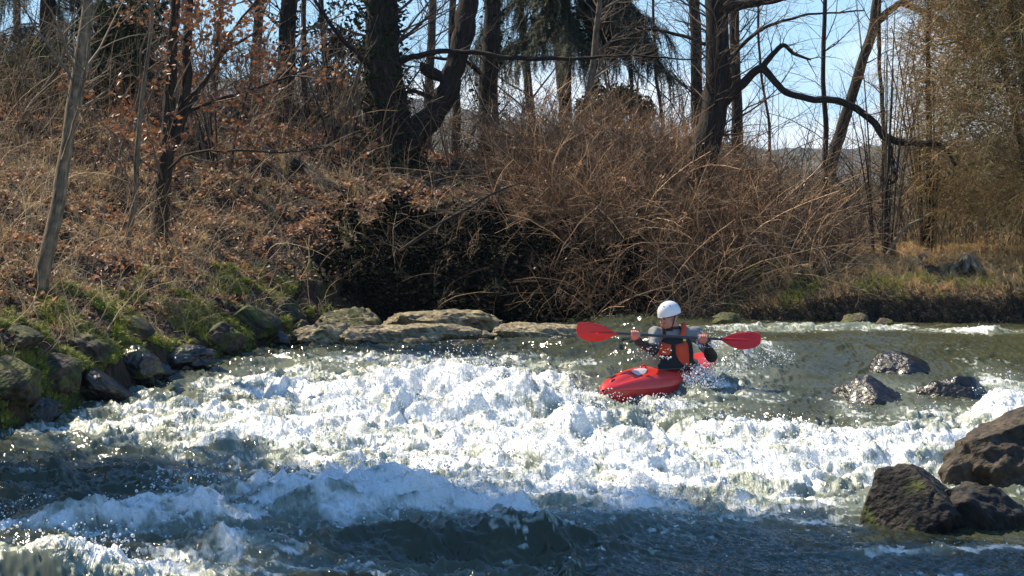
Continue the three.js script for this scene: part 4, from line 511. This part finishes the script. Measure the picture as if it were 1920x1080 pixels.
{
  const g = thing('person', 'kayaker in white helmet and red-panelled life vest gripping a paddle', 'person'), loc = at(1262, 700, 19.85); g.position.copy(loc);
  const A = (px, py, d) => at(px, py, d).sub(loc);
  const hip = A(1262, 712, 19.85), belly = A(1262, 685, 19.83), chest = A(1263, 650, 19.8), neck = A(1262, 620, 19.79), headC = A(1255, 596, 19.74), TF = V(-0.06, 0, 1).normalize(), TR = V(1, 0, 0.06).normalize();
  const off = (p, r, f) => p.clone().addScaledVector(TR, r).addScaledVector(TF, f);
  const shL = A(1229, 626, 19.74), shR = A(1305, 625, 19.86), elL = A(1224, 657, 19.56), elR = A(1334, 668, 19.74), wrL = A(1196, 640, 19.42), wrR = A(1325, 643, 19.54), hdL = A(1190, 627, 19.39), hdR = A(1318, 634, 19.5);
  const hull = (p, d) => p.clone().addScaledVector(FWD, d);
  const bones = [capsule(off(hip, -0.06, 0), off(hip, 0.06, 0), 0.125, 0.125), capsule(off(belly, -0.06, 0), off(belly, 0.06, 0), 0.11, 0.11), capsule(off(chest, -0.075, 0), off(chest, 0.075, 0), 0.115, 0.115), capsule(chest, neck, 0.1, 0.065), capsule(neck, headC, 0.062, 0.06),
    capsule(shL, shR, 0.066, 0.066), capsule(shL, elL, 0.066, 0.05), capsule(elL, wrL, 0.05, 0.034), capsule(shR, elR, 0.066, 0.052), capsule(elR, wrR, 0.052, 0.034), capsule(wrL, wrL.clone().lerp(hdL, 0.5), 0.032, 0.026), capsule(wrR, wrR.clone().lerp(hdR, 0.5), 0.032, 0.026),
    capsule(off(hip, -0.1, 0), hull(off(hip, -0.13, 0), 0.42), 0.085, 0.065), capsule(off(hip, 0.1, 0), hull(off(hip, 0.13, 0), 0.42), 0.085, 0.065), capsule(hull(off(hip, -0.13, 0), 0.42), hull(off(hip, -0.07, 0), 0.8), 0.062, 0.045), capsule(hull(off(hip, 0.13, 0), 0.42), hull(off(hip, 0.07, 0), 0.8), 0.062, 0.045)];
  const fine = (x, y, z) => join(bones, 0.045)(x, y, z) + 0.006 * n3(x * 14, y * 9, z * 14);     // a loose jacket
  const bodyG = field(fine, V(-0.05, 0.1, 0.18), 0.9, 112);
  // head, in its own axes
  const HF = V(-0.80, -0.16, 0.58).normalize(), HU = V(-0.1, 1, 0.05); HU.addScaledVector(HF, -HU.dot(HF)).normalize(); const HR = V().crossVectors(HU, HF);
  const hp = (r, u, f) => headC.clone().addScaledVector(HR, r).addScaledVector(HU, u).addScaledVector(HF, f);
  const headF = join([capsule(hp(0, 0.035, -0.02), hp(0, 0.03, 0.02), 0.083, 0.078), capsule(hp(0, -0.03, 0.03), hp(0, -0.075, 0.05), 0.06, 0.038), capsule(hp(-0.03, -0.055, 0.03), hp(0.03, -0.055, 0.03), 0.04, 0.04), capsule(hp(0, 0.0, 0.093), hp(0, -0.03, 0.112), 0.011, 0.017), capsule(hp(-0.035, 0.02, 0.083), hp(0.035, 0.02, 0.083), 0.015, 0.015), capsule(hp(-0.02, -0.055, 0.088), hp(0.02, -0.055, 0.088), 0.009, 0.009), capsule(hp(-0.018, -0.066, 0.086), hp(0.018, -0.066, 0.086), 0.008, 0.008), capsule(hp(-0.083, 0.0, -0.005), hp(-0.083, -0.03, 0.0), 0.014, 0.01), capsule(hp(0.083, 0.0, -0.005), hp(0.083, -0.03, 0.0), 0.014, 0.01), capsule(hp(-0.045, -0.02, 0.06), hp(-0.04, -0.03, 0.055), 0.026, 0.026), capsule(hp(0.045, -0.02, 0.06), hp(0.04, -0.03, 0.055), 0.026, 0.026)], 0.018);
  const headG = field(headF, headC, 0.16, 72);
  // hands closed round the shaft
  const shaft = hdR.clone().sub(hdL).normalize();
  const hand = (c, wr, s) => { // s: which way the thumb lies along the shaft
    const up = c.clone().sub(wr).addScaledVector(shaft, -c.clone().sub(wr).dot(shaft)).normalize(), fr = V().crossVectors(shaft, up).normalize(); if (fr.z < 0) fr.multiplyScalar(-1);
    const q = (a, u, f) => c.clone().addScaledVector(shaft, a).addScaledVector(up, u).addScaledVector(fr, f), b = [capsule(wr, q(0, -0.03, -0.01), 0.03, 0.026), capsule(q(-0.026, -0.005, 0.026), q(0.026, -0.005, 0.026), 0.017, 0.017), capsule(q(-0.02, -0.03, 0.014), q(0.02, -0.03, 0.014), 0.018, 0.018)];
    for (let k = 0; k < 4; k++) { const a = (k - 1.5) * 0.0205 * s, ln = [0.9, 1.05, 1, 0.82][k]; const j = [q(a, 0.008, 0.03), q(a, 0.031 * ln, 0.018), q(a, 0.03 * ln, -0.016), q(a, 0.008, -0.027)]; for (let m = 0; m < 3; m++) b.push(capsule(j[m], j[m + 1], 0.0098 - m * 0.0007, 0.0092 - m * 0.0007)); }
    b.push(capsule(q(0.03 * s, -0.02, 0.018), q(0.046 * s, 0.005, 0.022), 0.013, 0.011), capsule(q(0.046 * s, 0.005, 0.022), q(0.03 * s, 0.03, 0.012), 0.011, 0.009)); return field(join(b, 0.005), c, 0.085, 60);
  };
  const all = mergeGeometries([bodyG, headG, hand(hdL, wrL, 1), hand(hdR, wrR, -1)]), p = all.attributes.position, col = [], v = V();
  const capL = capsule(elL, wrL, 0.075, 0.06), capR = capsule(elR, wrR, 0.075, 0.06);
  for (let i = 0; i < p.count; i++) { v.fromBufferAttribute(p, i); const fold = 0.92 + 0.16 * n3(v.x * 9, v.y * 9, v.z * 9); let c = [0.20 * fold, 0.225 * fold, 0.235 * fold];
    if (v.y < belly.y + 0.02 && v.distanceTo(elR) > 0.12 && v.distanceTo(elL) > 0.12) c = [0.016, 0.016, 0.018];
    if (capL(v.x, v.y, v.z) < 0 || capR(v.x, v.y, v.z) < 0) c = [0.018, 0.018, 0.02];
    const q = v.clone().sub(headC), u = q.dot(HU), f = q.dot(HF), r = q.dot(HR);
    if (Math.hypot(r, f) < 0.128 && u > -0.128 && u < 0.2) { c = u < -0.095 && f < 0.075 ? [0.016, 0.016, 0.018] : [0.50, 0.245, 0.175]; if (u > -0.095 && Math.hypot((Math.abs(r) - 0.031) / 0.014, (u - 0.004) / 0.007) < 1 && f > 0.05) c = [0.03, 0.02, 0.016]; if (Math.abs(u + 0.0605) < 0.004 && Math.abs(r) < 0.024 && f > 0.06) c = [0.2, 0.06, 0.05]; }
    if (v.distanceTo(hdL) < 0.056 || v.distanceTo(hdR) < 0.056) c = [0.58, 0.2, 0.15];
    col.push(...c); }
  all.setAttribute('color', new THREE.Float32BufferAttribute(col, 3)); all.computeVertexNormals(); part('body', all, std({ vertexColors: true, roughness: 0.7 }), g);
  // helmet
  { const N = 30, K = 14, P = [], I = []; for (let k = 0; k <= K; k++) for (let i = 0; i <= N; i++) { const a = i / N * 6.2832, lowest = 0.32 + 0.13 * Math.cos(a), th = k / K * (Math.PI / 2 + lowest * 0.62), fl = k === K ? 1.03 : 1, r = Math.sin(a) * Math.sin(th) * 0.112 * fl, f = Math.cos(a) * Math.sin(th) * 0.13 * fl, u = Math.cos(th) * 0.122; const q = hp(r, 0.055 + u, f - 0.006); P.push(q.x, q.y, q.z); } for (let k = 0; k < K; k++) for (let i = 0; i < N; i++) { const a = k * (N + 1) + i, b = a + N + 1; I.push(a, b, a + 1, a + 1, b, b + 1); } const h = new THREE.BufferGeometry(); h.setAttribute('position', new THREE.Float32BufferAttribute(P, 3)); h.setIndex(I); h.computeVertexNormals(); const hm = part('helmet', h, new THREE.MeshPhysicalMaterial({ color: rgb(0.78, 0.8, 0.82), roughness: 0.3, clearcoat: 0.4, side: THREE.DoubleSide }), g);
    const E1 = []; for (let i = 0; i <= N; i++) { const b = (K * (N + 1) + i) * 3; E1.push(V(P[b], P[b + 1], P[b + 2])); } part('rim', new Tubes().add(E1, E1.map(() => 0.005), 6).build(), pl([0.03, 0.03, 0.06], 0.6), hm);
    for (const [r, f] of [[0.03, 0.085], [0.075, 0.04], [-0.03, 0.085]]) { const s = new THREE.SphereGeometry(0.009, 8, 6); const u = 0.122 * Math.sqrt(1 - (r / 0.112) ** 2 - (f / 0.13) ** 2); s.scale(1, 0.6, 1); part('vent', s, pl([0.02, 0.02, 0.02], 0.8), hm).position.copy(hp(r, 0.055 + u - 0.002, f - 0.006)); }
    const S = new Tubes(); for (const s of [-1, 1]) { const q = [hp(0.092 * s, 0.03, 0.0), hp(0.082 * s, -0.03, 0.015), hp(0.05 * s, -0.09, 0.035), hp(0, -0.113, 0.05)]; S.add(smooth(q, [0.007, 0.007, 0.007, 0.007], 10)[0], new Array(11).fill(0.007), 5); } part('chin_strap', S.build(), pl([0.015, 0.015, 0.02], 0.8), hm); }
  // life vest: a thick padded tube round the chest, with shoulder straps and two front panels
  { const axis = neck.clone().sub(hip), N = 40, ring = (t, a, grow) => { const w = [0.205, 0.212, 0.205, 0.192, 0.172][Math.min(4, Math.floor(t * 4.999))], i = Math.min(3, Math.floor(t * 4)), W = [0.2, 0.212, 0.21, 0.198, 0.165], D = [0.155, 0.165, 0.17, 0.162, 0.125], f = t * 4 - i, ww = lerp(W[i], W[i + 1], f) + grow, dd = lerp(D[i], D[i + 1], f) + grow, c = Math.cos(a), s = Math.sin(a), e = 0.82; return off(hip.clone().addScaledVector(axis, lerp(0.2, 0.88, t)), ww * Math.sign(s) * Math.pow(Math.abs(s), e), dd * Math.sign(c) * Math.pow(Math.abs(c), e)); };
    const P = [], I = [], K = 12; for (let k = 0; k <= K; k++) for (let i = 0; i <= N; i++) { const q = ring(k / K, i / N * 6.2832, k === 0 || k === K ? -0.025 : 0); P.push(q.x, q.y, q.z); } for (let k = 0; k < K; k++) for (let i = 0; i < N; i++) { const a = k * (N + 1) + i, b = a + N + 1; I.push(a, a + 1, b, a + 1, b + 1, b); } const h = new THREE.BufferGeometry(); h.setAttribute('position', new THREE.Float32BufferAttribute(P, 3)); h.setIndex(I); h.computeVertexNormals(); const cloth = std({ color: rgb(0.018, 0.018, 0.02), roughness: 0.85, side: THREE.DoubleSide }), vest = part('life_vest', h, cloth, g);
    const redCloth = std({ color: rgb(0.62, 0.075, 0.025), roughness: 0.75, side: THREE.DoubleSide });
    for (const s of [-1, 1]) { const Q = [], J = [], n = 12; for (let j = 0; j <= n; j++) for (let i = 0; i <= n; i++) { const u = i / n, t = j / n, edge = Math.min(1, 6 * Math.min(u, 1 - u, t, 1 - t)), top_ = 0.10 * (t > 0.75 ? (t - 0.75) * 4 : 0) * (s > 0 ? 1 - u : u); const q = ring(lerp(0.08, 0.9 - top_, t), s > 0 ? lerp(0.06, 0.80, u) : -lerp(0.80, 0.06, u), -0.004 + 0.026 * Math.sqrt(edge)); Q.push(q.x, q.y, q.z); } for (let j = 0; j < n; j++) for (let i = 0; i < n; i++) { const a = j * (n + 1) + i, b = a + n + 1; J.push(a, a + 1, b, a + 1, b + 1, b); } const e = new THREE.BufferGeometry(); e.setAttribute('position', new THREE.Float32BufferAttribute(Q, 3)); e.setIndex(J); e.computeVertexNormals(); part('front_panel', e, redCloth, vest); }
    for (const s of [-1, 1]) { const a0 = s * 0.5, q = [ring(1, a0, -0.01), off(neck, 0.105 * s, 0.075), off(neck, 0.11 * s, -0.01).add(V(0, 0.062, 0)), off(neck, 0.105 * s, -0.09), ring(1, s * 2.6, -0.01)]; part('shoulder_strap', new Tubes().add(...smooth(q, q.map(() => 0.027), 14), 8).build(), s > 0 ? redCloth : cloth, vest); }
    const bk = new THREE.BoxGeometry(0.03, 0.022, 0.012); part('buckle', bk, pl([0.7, 0.6, 0.1], 0.4), vest).position.copy(ring(0.93, 0.55, 0.02)); }
  { const P = [], I = [], N = 32, K = 6, o = scene.getObjectByName('kayak'); const base = o.position.clone().sub(loc); for (let k = 0; k <= K; k++) for (let i = 0; i <= N; i++) { const a = i / N * 6.2832, t = k / K, cx = lerp(-0.13, -0.1, t), rx = lerp(0.44, 0.17, t), rz = lerp(0.262, 0.2, t), y = 0.335 + 0.02 * Math.cos(a) * (1 - t) + 0.13 * t * t + 0.014; const q = base.clone().addScaledVector(FWD, cx + rx * Math.cos(a)).addScaledVector(KUP, y).addScaledVector(KRT, rz * Math.sin(a)); P.push(q.x, q.y, q.z); } for (let k = 0; k < K; k++) for (let i = 0; i < N; i++) { const a = k * (N + 1) + i, b = a + N + 1; I.push(a, a + 1, b, a + 1, b + 1, b); } const h = new THREE.BufferGeometry(); h.setAttribute('position', new THREE.Float32BufferAttribute(P, 3)); h.setIndex(I); h.computeVertexNormals(); part('spray_skirt', h, std({ color: rgb(0.014, 0.016, 0.016), roughness: 0.9, side: THREE.DoubleSide }), g); }
  // paddle, held in both hands
  const pd = thing('paddle', 'double paddle with dark shaft and red blades held across the chest', 'paddle'), mid = hdL.clone().lerp(hdR, 0.5).add(loc); pd.position.copy(mid); const PX = shaft.clone(), PZ = V(-0.1, 0.12, 1); PZ.addScaledVector(PX, -PZ.dot(PX)).normalize(); const PY = V().crossVectors(PZ, PX); pd.quaternion.setFromRotationMatrix(new THREE.Matrix4().makeBasis(PX, PY, PZ));
  part('shaft', new Tubes().add([V(-0.62, 0, 0), V(-0.2, 0, 0), V(0.3, 0, 0), V(0.62, 0, 0)], [0.015, 0.015, 0.015, 0.015], 10).build(), pl([0.02, 0.022, 0.035], 0.35), pd);
  const bladeMat = new THREE.MeshPhysicalMaterial({ color: rgb(0.72, 0.025, 0.025), roughness: 0.35, transmission: 0.35, thickness: 0, side: THREE.DoubleSide });
  const blade = (s, turn) => { const sh = new THREE.Shape(); sh.moveTo(0, -0.014); sh.bezierCurveTo(0.06, -0.05, 0.12, -0.095, 0.22, -0.102); sh.bezierCurveTo(0.32, -0.105, 0.40, -0.075, 0.43, -0.035); sh.bezierCurveTo(0.445, 0.0, 0.45, 0.05, 0.43, 0.092); sh.bezierCurveTo(0.34, 0.108, 0.2, 0.1, 0.12, 0.065); sh.bezierCurveTo(0.07, 0.04, 0.04, 0.02, 0, 0.014); const e = new THREE.ExtrudeGeometry(sh, { depth: 0.006, bevelEnabled: true, bevelThickness: 0.003, bevelSize: 0.003, bevelSegments: 1, curveSegments: 14 }); e.translate(0, 0, -0.003); const q = e.attributes.position; for (let i = 0; i < q.count; i++) { const x = q.getX(i), y = q.getY(i); q.setZ(i, q.getZ(i) + 0.22 * x * x * 0.6 - 1.2 * y * y); } e.computeVertexNormals(); const b = part('blade', e, bladeMat, pd); b.position.set(0.55 * s, 0, 0); b.rotation.set(turn, 0, 0); b.scale.set(0.92, 0.92, 1); if (s < 0) b.scale.set(-0.92, 0.92, 1); part('rib', new Tubes().add([V(0, 0, 0.012), V(0.15, 0, 0.016), V(0.32, 0, 0.028)], [0.013, 0.009, 0.003], 6).build(), bladeMat, b); };
  blade(-1, 0.15); blade(1, -0.35);
}

// ------------------------------------------------------------------ spray
{
  const R = rng(71), list = [], drop = new THREE.IcosahedronGeometry(1, 1), add = (x, y, z, r) => list.push([x, y, z, R() * 3, R() * 6, R() * 3, r * (0.7 + 0.8 * R()), r, r * (0.7 + 0.6 * R())]);
  const burst = (px, py, d, n, w, h) => { const c = at(px, py, d); for (let k = 0; k < n; k++) { const a = R() * 6.283, q = Math.sqrt(R()) * w, up = Math.pow(R(), 2.2) * h; add(c.x + Math.cos(a) * q, c.y + up * (1.1 - 0.6 * q / w), c.z + Math.sin(a) * q * 0.8, 0.0025 + 0.009 * R() * R()); } };
  for (const [x, y, z, hh] of SPRAY) { const n = 5 + Math.floor(16 * R()); for (let k = 0; k < n; k++) add(x + (R() - 0.5) * 0.28, y + Math.pow(R(), 2) * (0.05 + 0.45 * hh), z + (R() - 0.5) * 0.2, 0.003 + 0.008 * R() * R()); }
  for (const b of [[1345, 715, 19.9, 900, 0.26, 0.34], [1305, 712, 19.6, 500, 0.2, 0.2], [1400, 690, 20.4, 700, 0.3, 0.26], [1240, 765, 18.6, 600, 0.35, 0.16], [1130, 770, 18.7, 500, 0.3, 0.24], [1080, 790, 18.3, 900, 0.34, 0.4], [835, 745, 19.2, 1500, 0.8, 0.34], [960, 770, 18.6, 900, 0.5, 0.32], [700, 780, 18.6, 700, 0.5, 0.25], [1330, 650, 19.6, 220, 0.14, 0.25], [1320, 725, 19.4, 700, 0.22, 0.25], [1420, 680, 20.6, 700, 0.4, 0.25], [1225, 672, 19.4, 80, 0.2, 0.2], [1620, 790, 18.6, 600, 0.5, 0.18], [1770, 790, 18.6, 600, 0.5, 0.18], [1890, 790, 18.2, 700, 0.3, 0.35], [620, 905, 14.9, 700, 0.5, 0.22], [350, 930, 14.2, 500, 0.4, 0.25], [460, 1000, 12.9, 400, 0.35, 0.2], [60, 980, 13.2, 500, 0.4, 0.2], [860, 970, 13.4, 500, 0.5, 0.16], [1380, 645, 19.7, 160, 0.15, 0.16]]) burst(...b);
  { let k = 0, t = 0; while (k < 9000 && t++ < 90000) { const z = -lerp(11, 22, R()), x = (R() * 2 - 1) * 0.28 * -z, F = foamField(x, z); if (R() > F * F) continue; add(x, water(x, z, F) + 0.003 + 0.05 * R() * R() * R(), z, 0.003 + 0.008 * R() * R()); k++; } }
  tag(instances('water_spray', drop, std({ color: rgb(0.85, 0.87, 0.88), roughness: 0.25 }), list), 'white droplets thrown up by the rapids', 'spray');
  console.log('drops', list.length);
}
//@@REST@@
renderer.render(scene, camera);
